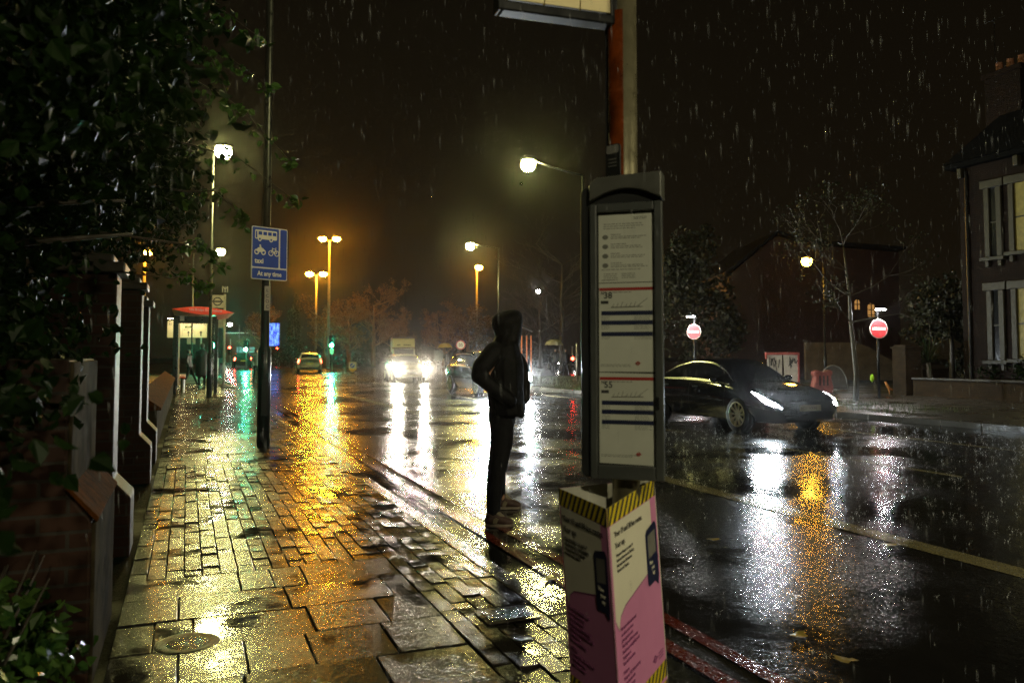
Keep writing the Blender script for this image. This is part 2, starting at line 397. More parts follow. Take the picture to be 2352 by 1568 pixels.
for i in range(9000):
    x, y = rnd.uniform(13.9, 22), rnd.uniform(22.5, 43)
    if y > 41 and x < 15: continue
    if i < 1200: x, y = rnd.uniform(15.3, 18.4), rnd.uniform(14, 21)
    h, a, t = rnd.uniform(.05, .16), rnd.uniform(0, 2*PI), rnd.uniform(-.06, .06)
    dx, dy = .008*math.cos(a), .008*math.sin(a)
    gr.add([(x-dx,y-dy,.0),(x+dx,y+dy,.0),(x+t,y+t*.5,h)], [(0,1,2)])
GRASS = leafmat('wet_grass', (.03,.06,.015), (.07,.10,.03), .3, .3)
setting(gr.build('grass', GRASS), 'stuff')

# ------------------------------------------------------------------ left boundary: low wall, piers
BRICKD = brickmat('dark_wet_brick', (.020,.009,.006), (.030,.014,.009), (.026,.022,.018), rough=.55)
BRICKD.node_tree.nodes['Principled BSDF'].inputs['Specular IOR Level'].default_value = .12
BRICKY = brickmat('stock_brick', (.036,.021,.008), (.024,.014,.006), (.018,.015,.010), rough=.8)
BRICKY.node_tree.nodes['Principled BSDF'].inputs['Specular IOR Level'].default_value = .15
COPE = pm('orange_tinted_wet_coping', (.060,.020,.004), .9, var=.6, spec=.02, scale=14, bump=.7, bscale=34)  # orange sodium light is put into the coping colour
RENDER_ = pm('weathered_render', (.032,.025,.015), .9, var=.7, spec=.02, scale=4, bump=.3, bscale=40)
WB = MB()
def cope_wall(name, label, y0, y1, xo=-.37, xi=-.62, zo=.62, zi=.80, mw=BRICKD):
    t = thing(name, label, 'wall', ((xo+xi)/2, (y0+y1)/2, 0)); cx, cy = (xo+xi)/2, (y0+y1)/2
    MB().box((0, 0, zo/2-.02), (abs(xo-xi)-.05, y1-y0, zo-.04)).build('wall', mw, t, bevel=.008)
    hx, hy = abs(xo-xi)/2, (y1-y0)/2
    MB().prism([(-hx-.04,zo-.04),(hx+.03,zo-.04),(hx+.03,zo+.0),(-hx-.04,zi)], (0, hy, 0), (1,0,0), (0,0,1), 2*hy).build('coping', COPE, t, bevel=.006)
    return t
cope_wall('boundary_wall', 'low wall with sloped orange-lit coping just before the bus shelter', 13.2, 29.0, zo=.62, zi=.85, mw=RENDER_)
def pier(label, y, ln=.46, top=2.1, mat=BRICKD, cap=True, name='gate_pier', foot=.33, sh=.42, face=None):
    t = thing(name, label, 'pier', (-.68, y, 0), 0, 'brick piers along the pavement edge')
    MB().prism([(-.28,0),(foot,0),(foot,sh),(.21,sh+.13),(.21,top),(-.28,top)], (0, ln/2, 0), (1,0,0), (0,0,1), ln).build('shaft', mat, t, bevel=.012)
    if face:
        MB().box((.216, 0, (sh+.13+top)/2), (.02, ln-.02, top-sh-.15)).box((foot+.006, 0, sh/2), (.02, ln-.02, sh-.02)).build('rendered_face', face, t, bevel=.006)
        MB().prism([(foot+.02,sh-.01),(.205,sh+.14),(.205,sh+.165),(foot+.03,sh+.012)][::-1], (0,ln/2+.01,0), (1,0,0), (0,0,1), ln+.02).build('sloped_cap', COPE, t, bevel=.005)
    if cap:
        b = MB(); b.box((-.035, 0, top+.04), (.60, ln+.10, .08)); b.box((-.035, 0, top+.11), (.44, ln-.02, .06)); b.build('cap', pm('dark_cap_stone', (.035,.03,.024), .5, bump=.3, bscale=30), t, bevel=.015)
    return t
pier('tall dark brick pier with chamfered foot, first one past the pale rendered pier', 6.55, .42, 2.02)
pier('tall dark brick pier with a stone cap, standing between two other dark piers', 9.95, .42, 2.15)
pier('tall dark brick pier farthest along, where the low coped wall begins', 11.75, .46, 2.06)
pier('short pale rendered pier with sloped shoulder, half hidden by leaves', 4.45, 1.0, 1.42, BRICKD, False, foot=.31, sh=.72, face=RENDER_)
# ------------------------------------------------------------------ foliage
def leaf(b, p, s, m=0, droop=None):
    a = Vector((rnd.gauss(0,1), rnd.gauss(0,1), rnd.gauss(0,.7))).normalized()
    if droop: a = (a*.7+Vector(droop)).normalized()
    u = a.orthogonal().normalized(); u = (u*math.cos(1)+a.cross(u)*math.sin(rnd.uniform(0, 6))).normalized(); u = (u-a*u.dot(a)).normalized()
    k = u.cross(a)*s*.18
    b.add([p, p+a*s*.28+u*s*.36+k*.8, p+a*s*.66+u*s*.30+k, p+a*s*1.05-k*.3, p+a*s*.66-u*s*.30+k, p+a*s*.28-u*s*.36+k*.8], [(0,1,2,3),(0,3,4,5)], m)
def clumps(b, pts, n, r, s, droop=None):
    for _ in range(n):
        c = rnd.choice(pts); q = Vector((rnd.gauss(0,r), rnd.gauss(0,r), rnd.gauss(0,r*.8)))
        leaf(b, Vector(c)+q, s*rnd.uniform(.6, 1.3), 0, droop)
ot = thing('overhanging_tree', 'big dark ivy covered tree overhanging the wall beside the pavement', 'tree', (-1.5, 5.2, 0))
org = Vector((-1.5, 5.2, 0))
tb = MB(); tb.tube([(0,0,0),(.1,.1,1.2),(-.05,.2,2.6),(.1,.1,4.2),(.2,.2,6)], [.2,.16,.13,.1,.05], 9)
for k in range(26):
    a = rnd.uniform(0, 6.28); z = rnd.uniform(1.2, 5.0)
    p = Vector((0, .1, z)); q = Vector((math.cos(a)*rnd.uniform(.6,1.3), math.sin(a)*rnd.uniform(.8,3.4), z+rnd.uniform(-.3,.9)))
    tb.tube([p, (p+q)/2+Vector((0,0,.15)), q], [.04,.025,.008], 5)
tb.build('trunk', BARK, ot, smooth=True)
pts = []
for _ in range(520):
    y = rnd.uniform(2.3, 9.6); z = rnd.uniform(1.15, 5.6)
    xm = -.08+.10*math.sin(y*2.1+z*3)+.08*math.sin(z*5.3) if z > 2.25 else -.55+.1*math.sin(y*3)
    if 1.9 < z < 2.6: xm -= .18
    if y > 6 and z < 2.3: continue
    xm = min(xm, .0-.012*max(0, y-6))
    pts.append(Vector((xm-abs(rnd.gauss(0, .5)), y, z))-org)
lb = MB(); clumps(lb, pts, 26000, .13, .062, (0,0,-.5)); 
for _ in range(9000):
    y = rnd.uniform(2.6, 9.5); z = rnd.uniform(.9, 6.2); leaf(lb, Vector((-.75-abs(rnd.gauss(0,.7))-(.12 if z < 2.3 else 0), y, z))-org, rnd.uniform(.07,.13))
lb.build('crown', LEAFD, ot)
# sprays that reach out over the pavement
for (x0, y0, x1, y1, D) in ((430,20,602,92,4.6),(420,110,620,200,4.9),(440,180,668,372,5.2),(430,330,680,462,5.0),(430,440,560,500,4.6),(420,560,500,600,4.8),(440,80,540,262,4.4),(400,640,470,655,5.5)):
    a, bq = W(x0, y0, D+.3)-org, W(x1, y1, D)-org; mid = (a+bq)/2+Vector((0,0,.08))
    b = MB(); b.tube([a-Vector((.5,0,-.05)), a, mid, bq], [.008,.006,.004,.002], 5, 0)
    P_ = [a.lerp(mid, t) if t < 1 else mid.lerp(bq, t-1) for t in [i*2/15 for i in range(16)]]
    for p in P_:
        for _ in range(3 if rnd.random() < .75 else 0): leaf(b, p+Vector((rnd.gauss(0,.025), rnd.gauss(0,.03), rnd.gauss(-.02,.025))), rnd.uniform(.03,.06), 1, (0,0,-.6))
    for _ in range(7): leaf(b, bq+Vector((rnd.gauss(0,.02), rnd.gauss(0,.02), rnd.gauss(-.01,.02))), rnd.uniform(.04,.07), 1)
    b.build('branch', [BARK, LEAFB], ot)
sh = thing('shrub', 'wet glossy leaved shrub spilling onto the slabs at the foot of the wall', 'shrub', (-.8, 3.3, 0))
sb = MB()
for k in range(14):
    a = rnd.uniform(0, 6.28); sb.tube([(0,0,0),(.2*math.cos(a),.3*math.sin(a),.3),(.35*math.cos(a),.8*math.sin(a),.62)], [.012,.008,.003], 5)
sb.build('stem', BARK, sh)
pts = [Vector((rnd.uniform(-.5,.36), rnd.uniform(-1.2,1.15), 0)) for _ in range(240)]
pts = [Vector((p.x, p.y, rnd.uniform(.02, .12+.62*max(0, 1-((p.x+.1)/.62)**2-(p.y/1.7)**2)))) for p in pts]
b = MB(); clumps(b, pts, 3600, .05, .06, (0,0,-.3)); b.build('leaves', LEAFB, sh)
PL = pm('pale_plastic', (.55,.52,.48), .35)
b = MB(); base = Vector(G(200, 1500, .05))
vs = []
for i in range(9):
    for j in range(5):
        vs.append((base.x+.012*(j-2)+rnd.uniform(-.012,.012), base.y+.05+rnd.uniform(-.03,.03), .03+.022*i+rnd.uniform(-.006,.006)))
b.add(vs, [(i*5+j, i*5+j+1, (i+1)*5+j+1, (i+1)*5+j) for i in range(8) for j in range(4)])
tag(b.build('plastic_scrap', PL, smooth=True), 'crumpled pale plastic scrap caught at the edge of the shrub', 'litter')

# ------------------------------------------------------------------ street lamps
def street_lamp(label, head, colx, mat, group, column=BLACKP, hz_col=None, arm_drop=.0, r=.07, size=.27):
    """head: world point of the lantern; colx: world xy of the column"""
    b0 = Vector((colx[0], colx[1], 0)); t = thing('street_lamp', label, 'street lamp', b0, 0, group)
    hp = Vector(head)-b0; top = hp.z+arm_drop
    MB().tube([(0,0,0),(0,0,1.4),(0,0,1.45),(0,0,top)], [r*1.5,r*1.5,r,r*.75], 12).build('column', column, t, smooth=True)
    d = Vector((hp.x, hp.y, 0)); L = max(d.length, .05); d = d/L
    MB().tube([(0,0,top-.05), d*(L*.5)+Vector((0,0,top*.5+hp.z*.5+.04)), d*max(.05, L-.2)+Vector((0,0,hp.z+.14))], [.035,.03,.028], 8).build('arm', column, t, smooth=True)
    hd = MB(); hd.ball((hp.x, hp.y, hp.z+.16), (size*1.15, size*.95, .10), 14, 0, 0, 1); hd.build('lantern', DKGREY, t, smooth=True)
    MB().ball((hp.x, hp.y, hp.z), (size, size, size*.95), 10, 0, -1, .55).build('lens', mat, t, smooth=True)
    return t
GA = 'warm white street lamps along the road'
p = W(513, 348, 26.); q = W(482, 810, 26.2); street_lamp('tall black lamp column beside the bus shelter, lantern glowing through leaves', p, q, L_WARM, GA, r=.055)
p = W(507, 578, 52.); q = W(440, 810, 52.5); street_lamp('distant black lamp column above the red shelter roof with a small warm lantern', p, q, L_WARM, GA, r=.055)
p = W(1213, 378, 28.); q = W(1340, 810, 28.); street_lamp('lamp column just left of the timetable case with a long sloping arm and glowing lantern', p, q, L_WARM, GA, BLACKP, arm_drop=-.35, r=.05)
p = W(1080, 565, 49.); q = W(1145, 810, 49.); street_lamp('lamp column rising behind the hooded person, lantern on a straight arm over the oncoming lane', p, q, L_WARM, GA, BLACKP, arm_drop=-.1, r=.055)
street_lamp('street lamp beside the far kerb, lighting the black car from outside the frame', (14.2, -8.0, 8.0), (16.4, -8.4), L_FARSIDE, GA)
street_lamp('street lamp on the near pavement behind the camera', (-1.0, -11, 8.0), (-2.2, -11.2), L_BEHIND, GA)
# column with the bus lane sign; its lantern is above the frame
cb = Vector((1.13, 13.0, 0))
lc = thing('street_lamp', 'black lamp column with thick base carrying the blue bus lane sign', 'street lamp', cb, 0, GA)
MB().tube([(0,0,0),(0,0,1.5),(0,0,1.56),(.0,0,9)], [.10,.10,.068,.05], 16).build('column', BLACKP, lc, smooth=True)
MB().box((.0,-.098,.75), (.10,.012,.55)).build('door', BLACKP, lc, bevel=.004)
MB().tube([(0,0,8.9),(.5,-.5,9.2),(1.1,-1.1,9.25)], [.04,.035,.03], 8).build('arm', BLACKP, lc, smooth=True)
MB().ball((1.2,-1.2,9.30), (.33,.26,.12), 14, 0, 0, 1).build('lantern', DKGREY, lc, smooth=True)
MB().ball((1.2,-1.2,9.23), (.26,.26,.22), 10, 0, -1, .4).build('lens', em('lamp_warm_dim', (1,.95,.42), 110), lc, smooth=True)
# orange lamps beyond the junction
GO = 'orange sodium lamps beyond the junction'
for (px, py, D, dbl, lab) in ((757,550,74,.55,'taller of the two double headed orange lamps over the junction'),(727,630,100,.75,'shorter double headed orange lamp, just left of the taller one'),
                         (1095,615,92,0,'single headed orange lamp standing below the small white lantern'),(333,582,64,0,'orange lamp peeping out beside the dark ivy tree above the piers')):
    p = W(px, py, D); t = thing('street_lamp', lab, 'street lamp', (p.x, p.y, 0), 0, GO)
    sod_col = pm('lit_concrete_column', (.30,.28,.25), .6)
    MB().tube([(0,0,0),(0,0,p.z-.1)], [.16,.09], 10).build('column', sod_col, t, smooth=True)
    k = D/74.
    offs = (-dbl-.1, dbl+.1) if dbl else (.25,)
    for oX in offs:
        d = RT*oX
        MB().tube([(0,0,p.z-.15), d*.9+Vector((0,0,p.z+.1))], [.05,.04], 6).build('arm', sod_col, t)
        MB().box((d.x, d.y, p.z+.22), (.6*k, .4, .10), -YAW).build('lantern', DKGREY, t, bevel=.02)
        MB().ball((d.x, d.y, p.z+.06), (.36*k, .30*k, .26*k), 8, 0, -1, .5).build('lens', L_SOD, t, smooth=True)
p = W(1853, 600, 37); q = W(1895, 810, 37)
street_lamp('orange lamp with a tilted lantern in front of the dark red gabled house', p, q, em('lamp_sodium_near', (1,.50,.05), 130), 'orange lamp by the gabled house', BLACKP, r=.05, size=.24)
for px, py, D, lab in ((1236,669,105,'tiny white lamp high above the distant road to the right of the hooded head'),(528,745,105,'small white lamp far beyond the bus stop flag')):
    p = W(px, py, D); street_lamp(lab, p, (p.x+1.2, p.y), L_FAR, 'tiny white lamps in the far distance', BLACKP)

# ------------------------------------------------------------------ blue bus lane sign and number plate on the column
def frame_of(rz): return Vector((math.cos(rz), math.sin(rz), 0)), Vector((0,0,1))
rz = rad(24); p = W(619.5, 583, 12.30)
sg = thing('bus_lane_sign', 'blue bus lane sign with white bus, motorcycle and bicycle symbols on the black column', 'sign', (p.x, p.y, p.z), rz); sg.scale = (.87, 1, .95)
SW, SH = .70, .86
def rrect(x0, y0, x1, y1, r, n=4):
    o = []
    for cx, cy, a in ((x1-r,y0+r,-90),(x1-r,y1-r,0),(x0+r,y1-r,90),(x0+r,y0+r,180)):
        for k in range(n+1): t = rad(a+90*k/n); o.append((cx+r*math.cos(t), cy+r*math.sin(t)))
    return o
X_, Z_ = (1,0,0), (0,0,1)
MB().prism(rrect(-SW/2,-SH/2,SW/2,SH/2,.03), (0,.012,0), X_, Z_, .012).build('backing', WHITE, sg)
b = MB(); b.prism(rrect(-.335,-.225,.175,.415,.02), (0,-.0,0), X_, Z_, .003); b.prism(rrect(.205,-.225,.335,.415,.02), (0,0,0), X_, Z_, .003); b.prism(rrect(-.335,-.415,.335,-.25,.02), (0,0,0), X_, Z_, .003); b.build('blue_field', BLUE, sg)
SGW = pm('sign_white', (.85,.80,.60), .4, var=.05)
b = MB(); Y1 = -.003
b.prism(rrect(-.29,.225,.135,.375,.02), (0,Y1,0), X_, Z_, .003)
for cx in (-.20, .02): b.prism([(cx+.036*math.cos(k*PI/6), .225+.036*math.sin(k*PI/6)) for k in range(12)], (0,Y1-.0012,0), X_, Z_, .003)
def ring(b, cx, cy, r, t, y=Y1, n=14):
    for k in range(n):
        a0, a1 = 2*PI*k/n, 2*PI*(k+1)/n
        b.prism([(cx+r*math.cos(a0),cy+r*math.sin(a0)),(cx+r*math.cos(a1),cy+r*math.sin(a1)),(cx+(r-t)*math.cos(a1),cy+(r-t)*math.sin(a1)),(cx+(r-t)*math.cos(a0),cy+(r-t)*math.sin(a0))], (0,y,0), X_, Z_, .003)
def bar(b, x0, z0, x1, z1, t, y=Y1):
    d = Vector((x1-x0, z1-z0)); d = d.normalized(); nx, nz = -d.y*t/2, d.x*t/2
    b.prism([(x0+nx,z0+nz),(x0-nx,z0-nz),(x1-nx,z1-nz),(x1+nx,z1+nz)], (0,y,0), X_, Z_, .003)
for cx in (-.255, -.125): ring(b, cx, .015, .046, .018)
b.prism([(-.27,.04),(-.23,.085),(-.20,.09),(-.205,.135),(-.18,.14),(-.165,.09),(-.12,.07),(-.10,.04),(-.15,.015),(-.23,.012)], (0,Y1-.001,0), X_, Z_, .003)
for cx in (.02, .135): ring(b, cx, .012, .048, .012)
for q in ((.02,.012,.05,.085),(.05,.085,.115,.085),(.115,.085,.135,.012),(.05,.07,.08,.012),(.08,.012,.115,.085),(.08,.012,.135,.012),(.04,.095,.06,.095),(.105,.10,.13,.10)): bar(b, *q, .010, Y1-.0015)
b.build('symbol', SGW, sg)
b = MB()
for k in range(4): b.prism([(-.225+.092*k,.295),(-.155+.092*k,.295),(-.155+.092*k,.35),(-.225+.092*k,.35)], (0,Y1-.003,0), X_, Z_, .002)
b.prism([(-.275,.24),(-.25,.24),(-.25,.35),(-.275,.35)], (0,Y1-.003,0), X_, Z_, .002)
for cx in (-.20, .02): b.prism([(cx+.018*math.cos(k*PI/5), .225+.018*math.sin(k*PI/5)) for k in range(10)], (0,Y1-.0045,0), X_, Z_, .002)
b.build('window_mark', BLUE, sg)
text('taxi_lettering', 'taxi', .115, SGW, sg, (-.29,Y1-.001,-.165), X_, Z_, bold=.003)
text('time_lettering', 'At any time', .105, SGW, sg, (0,Y1-.001,-.365), X_, Z_, 'CENTER', .95, bold=.003)
MB().box((-.02,.07,.2), (.05,.11,.04)).box((-.02,.07,-.2), (.05,.11,.04)).build('bracket', GALV, sg)
p = W(614, 685, 12.33); pl = thing('column_plate', 'narrow pale plate with vertical characters below the bus lane sign', 'plate', (p.x, p.y, p.z), rad(10))
MB().prism(rrect(-.045,-.19,.045,.19,.008), (0,-.0,0), X_, Z_, .004).build('plate', pm('pale_plate', (.34,.29,.22), .5), pl)
for k, ch in enumerate('LCOC'): text('character', ch, .075, INK, pl, (0,-.005,.10-.085*k), X_, Z_, 'CENTER')

# ------------------------------------------------------------------ near bus stop: pole, flag, timetable case
pp = W(1436, 810, 3.27)
bs = thing('bus_stop_pole', 'grey metal bus stop pole with cream flag box standing by the kerb', 'bus stop', (pp.x, pp.y, 0))
PR = .056
MB().tube([(0,0,0),(0,0,3.5)], [PR,PR], 28).build('pole', pm('dull_pole_metal', (.22,.195,.12), .36, metal=.6, var=.2, scale=10, bump=.1, bscale=80), bs, smooth=True)
REFL_ORANGE = pm('painted_orange_reflection', (.17,.034,.004), .25, var=.9, scale=5)  # orange lamp reflection in the pole metal, painted as colour
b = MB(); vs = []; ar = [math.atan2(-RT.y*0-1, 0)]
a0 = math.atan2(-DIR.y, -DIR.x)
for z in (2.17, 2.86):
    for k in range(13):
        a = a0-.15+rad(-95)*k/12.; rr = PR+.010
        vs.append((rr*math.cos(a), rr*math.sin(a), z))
b.add(vs, [(k, k+1, 14+k, 13+k) for k in range(12)]); b.build('painted_reflection', REFL_ORANGE, bs, smooth=True)  # shell added round the pole to carry the painted reflection
b = MB()
for a in (a0-.15+rad(-95),): b.box(((PR+.012)*math.cos(a), (PR+.012)*math.sin(a), 2.5), (.012,.02,1.0), a)
b.build('painted_dark_rim', BLACKP, bs)  # black strip paints the dark reflected rim of the pole
b = MB(); e = Vector((math.cos(a0-.75), math.sin(a0-.75), 0)); tu = Vector((-e.y, e.x, 0))
b.prism(rrect(-.034,2.14,.034,2.30,.012), e*(PR+.012), tu, (0,0,1), .01); b.build('sticker_plate', DKGREY, bs)
b = MB(); b.prism(rrect(-.030,2.26,.030,2.295,.010), e*(PR+.0245), tu, (0,0,1), .001)
for q in range(3): b.prism([(-.02,2.235-.014*q),(.02,2.235-.014*q),(.02,2.239-.014*q),(-.02,2.239-.014*q)], e*(PR+.0245), tu, (0,0,1), .001)
b.build('sticker_print', GREYINK, bs)
# flag
fd = (-RT*.95-DIR*.30).normalized(); fz0 = 2.80
fl = MB(); fl.box(tuple(fd*.30+Vector((0,0,fz0+.02))), (.50,.075,.04), math.atan2(fd.y, fd.x)); fl.box(tuple(fd*.30+Vector((0,0,fz0+.55))), (.50,.075,.04), math.atan2(fd.y, fd.x))
fl.box(tuple(fd*.055+Vector((0,0,fz0+.28))), (.03,.075,.56), math.atan2(fd.y, fd.x)); fl.box(tuple(fd*.54+Vector((0,0,fz0+.28))), (.03,.075,.56), math.atan2(fd.y, fd.x))
fl.build('flag_frame', BLACKP, bs, bevel=.006)
nf = Vector((-fd.y, fd.x, 0)); nf = nf if nf.dot(DIR) < 0 else -nf
b = MB()
for k in range(3):
    c = fd*(.125+.155*k)+Vector((0,0,fz0+.285)); b.box(tuple(c), (.150,.05,.47), math.atan2(fd.y, fd.x))
b.build('flag_panel', pm('flag_cream', (.74,.62,.34), .45, var=.1), bs, bevel=.003)
# timetable case
RZC = rad(-44.3+4)
ux, uz = frame_of(RZC)
cc = W(1440, 810, 3.15)
tt = thing('timetable_case', 'dark grey framed timetable case with white route sheets on the bus stop pole', 'timetable', (cc.x, cc.y, .955), RZC); tt.scale = (.965, 1, 1)
CW, CHH = .300, 1.195
MB().prism(rrect(-CW/2-.045,.0,CW/2-.01,CHH-.03,.03), (0,.09,0), X_, Z_, .085).build('case_back', DKGREY, tt, bevel=.008)
b = MB()   # door frame
for x0, z0, x1, z1 in ((-CW/2,.0,-CW/2+.030,1.09),(CW/2-.034,.0,CW/2,1.09),(-CW/2+.030,0,CW/2-.034,.055),(-CW/2+.030,1.055,CW/2-.034,1.09)):
    b.prism([(x0,z0),(x1,z0),(x1,z1),(x0,z1)], (0,.004,0), X_, Z_, .024)
b.build('door_frame', GREYP, tt, bevel=.005)
hp_ = [(-CW/2,1.10)]+[(-CW/2+CW*k/12, 1.10+.045*math.sin(PI*k/12)) for k in range(13)][1:-1]+[(CW/2,1.10),(CW/2,CHH+.012),(-CW/2+.03,CHH),(-CW/2,CHH-.025)]
MB().prism(hp_, (0,.07,0), X_, Z_, .10).build('hood', pm('hood_metal', (.10,.10,.085), .35, metal=.3, var=.2), tt, bevel=.006)
PX0, PX1 = -CW/2+.034, CW/2-.038
def sheet_part(z0, z1, y, rot=0.): return MB().prism([(PX0,z0),(PX1,z0+rot),(PX1,z1+rot),(PX0,z1)], (0,y,0), X_, Z_, .001)
WP = pm('timetable_paper', (.62,.60,.54), .55, var=.10, scale=4)
s1 = sheet_part(.775, 1.05, .0035).build('notice_sheet', WP, tt); s2 = sheet_part(.42, .772, .0035).build('route_sheet', WP, tt); s3 = sheet_part(.06, .417, .0035, -.004).build('route_sheet', WP, tt)
def lines(b, x0, x1, z, n, dz, t=.0026, y=.0024, jag=.25):
    for k in range(n):
        q = x0
        e_ = x1-(x1-x0)*rnd.uniform(0, jag)
        while q < e_:
            l = rnd.uniform(.006, .022); b.prism([(q,z-dz*k),(min(q+l,e_),z-dz*k),(min(q+l,e_),z-dz*k+t),(q,z-dz*k+t)], (0,y,0), X_, Z_, .0004); q += l+.003
b = MB()
lines(b, -.095, .08, 1.008, 3, .009); lines(b, .03, .10, 1.032, 2, .006, .0025)
for k in range(4):
    z = .965-.038*k; lines(b, -.065, .0, z, 1, .01, .003, jag=.5); lines(b, -.065, .10, z-.008, 2, .007)
lines(b, -.105, .09, .825, 1, .01)
lines(b, -.095, -.03, .808, 4, .008); lines(b, -.02, .05, .808, 3, .008); lines(b, -.105, -.05, .783, 1, .01)
b.build('notice_print', GREYINK, s1)
b = MB()
for k in range(4): b.prism([(-.088+.013*math.cos(a*PI/5), .957-.038*k+.010*math.sin(a*PI/5)) for a in range(10)], (0,.0024,0), X_, Z_, .0004)
b.build('pictogram', GREYINK, s1)
def route(parent, zt, num, rot):
    b = MB(); b.prism([(PX0+.002,zt-.030),(PX1,zt-.030),(PX1,zt-.018),(PX0+.002,zt-.018)], (0,.0024,0), X_, Z_, .0004); b.build('red_band', REDP, parent)
    text('route_letter', 'N', .017, INK, parent, (PX0+.008,.0022,zt-.045), X_, Z_, dep=.0002, bold=.0006)
    text('route_number', num, .036, INK, parent, (PX0+.020,.0022,zt-.060), X_, Z_, dep=.0002, bold=.0010)
    b = MB(); b.prism([(PX0+.008,zt-.082),(PX0+.04,zt-.082),(PX0+.04,zt-.070),(PX0+.008,zt-.070)], (0,.0024,0), X_, Z_, .0004)
    b.build('night_box', INK, parent)
    b = MB(); bar2 = lambda x0,z0,x1,z1,t: bar(b, x0, z0, x1, z1, t, .0024)
    bar2(-.065,zt-.096,.065,zt-.094,.0022); bar2(.04,zt-.095,.085,zt-.062,.0016)
    for q in range(7): bar2(-.06+.018*q,zt-.095,-.052+.018*q,zt-.082+.004*(q % 3),.0012)
    lines(b, -.06, .03, zt-.038, 1, .01)
    for i in range(3):
        z = zt-.118-.038*i
        lines(b, PX0+.01, PX0+.05, z-.016, 3, .006, .0016); lines(b, .03, PX1-.01, z-.016, 3, .006, .0016)
    lines(b, PX0+.006, PX1-.06, zt-.325, 2, .006, .002)
    b.build('diagram', GREYINK, parent)
    b = MB()
    for i, dz in enumerate((0, .038, .083) if num == '38' else (0, .036, .076)): b.prism([(PX0+.010,zt-.128-dz),(PX1-.006,zt-.128-dz),(PX1-.006,zt-.111-dz),(PX0+.010,zt-.111-dz)], (0,.0020,0), X_, Z_, .0006)
    b.build('blue_band', NAVY, parent)
    b = MB(); ring(b, .045, zt-.318, .008, .003, .0022); bar(b, .034, zt-.318, .056, zt-.318, .003, .0018); b.build('roundel_mark', REDP, parent)
route(s2, .772, '38', 0); route(s3, .417, '55', 0)
CLEAR = bpy.data.materials.new('clear_acrylic'); CLEAR.use_nodes = True; nt = CLEAR.node_tree; nt.nodes.clear()
o = nd(nt, 'ShaderNodeOutputMaterial'); g1 = nd(nt, 'ShaderNodeBsdfTransparent'); g2 = nd(nt, 'ShaderNodeBsdfGlossy'); g2.inputs['Roughness'].default_value = .08; g1.inputs[0].default_value = (.93,.95,.92,1)
mx = nd(nt, 'ShaderNodeMixShader'); fr = nd(nt, 'ShaderNodeFresnel'); fr.inputs[0].default_value = 1.35
nt.links.new(fr.outputs[0], mx.inputs[0]); nt.links.new(g1.outputs[0], mx.inputs[1]); nt.links.new(g2.outputs[0], mx.inputs[2]); nt.links.new(mx.outputs[0], o.inputs[0])
MB().add([(PX0-.004,-.008,.05),(PX1+.004,-.008,.05),(PX1+.004,-.008,1.06),(PX0-.004,-.008,1.06)], [(0,1,2,3)]).build('glazing', CLEAR, tt)
MB().box((.128,-.022,.30), (.012,.01,.05)).build('latch', BLACKP, tt, bevel=.003)

# ------------------------------------------------------------------ cardboard notice prism round the pole
top = [W(1283,1121,3.28), W(1393,1169,2.93), W(1502,1099,3.43)]
zt = [top[0].z, top[1].z, top[2].z]; lean = RT*.055
pr = thing('notice_prism', 'three sided pink and cream card notice with hazard striped edges around the bus stop pole', 'notice', (pp.x, pp.y, 0))
po = Vector((pp.x, pp.y, 0))
TOPC = [t-po for t in top]; BOT = [Vector((t.x, t.y, 0))+lean-po+Vector((0,0,.004)) for t in top]
CARD = pm('brown_card', (.42,.38,.30), .7, var=.15)
INSIDE = pm('pale_card', (.50,.48,.40), .6)
def face_pt(i, j, u, v, off=0.):         # u: 0..1 corner i -> j, v: metres up from the foot
    a, b_, c, d = BOT[i], BOT[j], TOPC[i], TOPC[j]
    base = a.lerp(b_, u); tp = c.lerp(d, u); n_ = (b_-a).cross(Vector((0,0,1))).normalized()
    return base+(tp-base)*(v/.88)+n_*off
def fpoly(b, i, j, pts, off, m=0):
    b.add([face_pt(i, j, u, v, off) for u, v in pts], [tuple(range(len(pts)))], m)
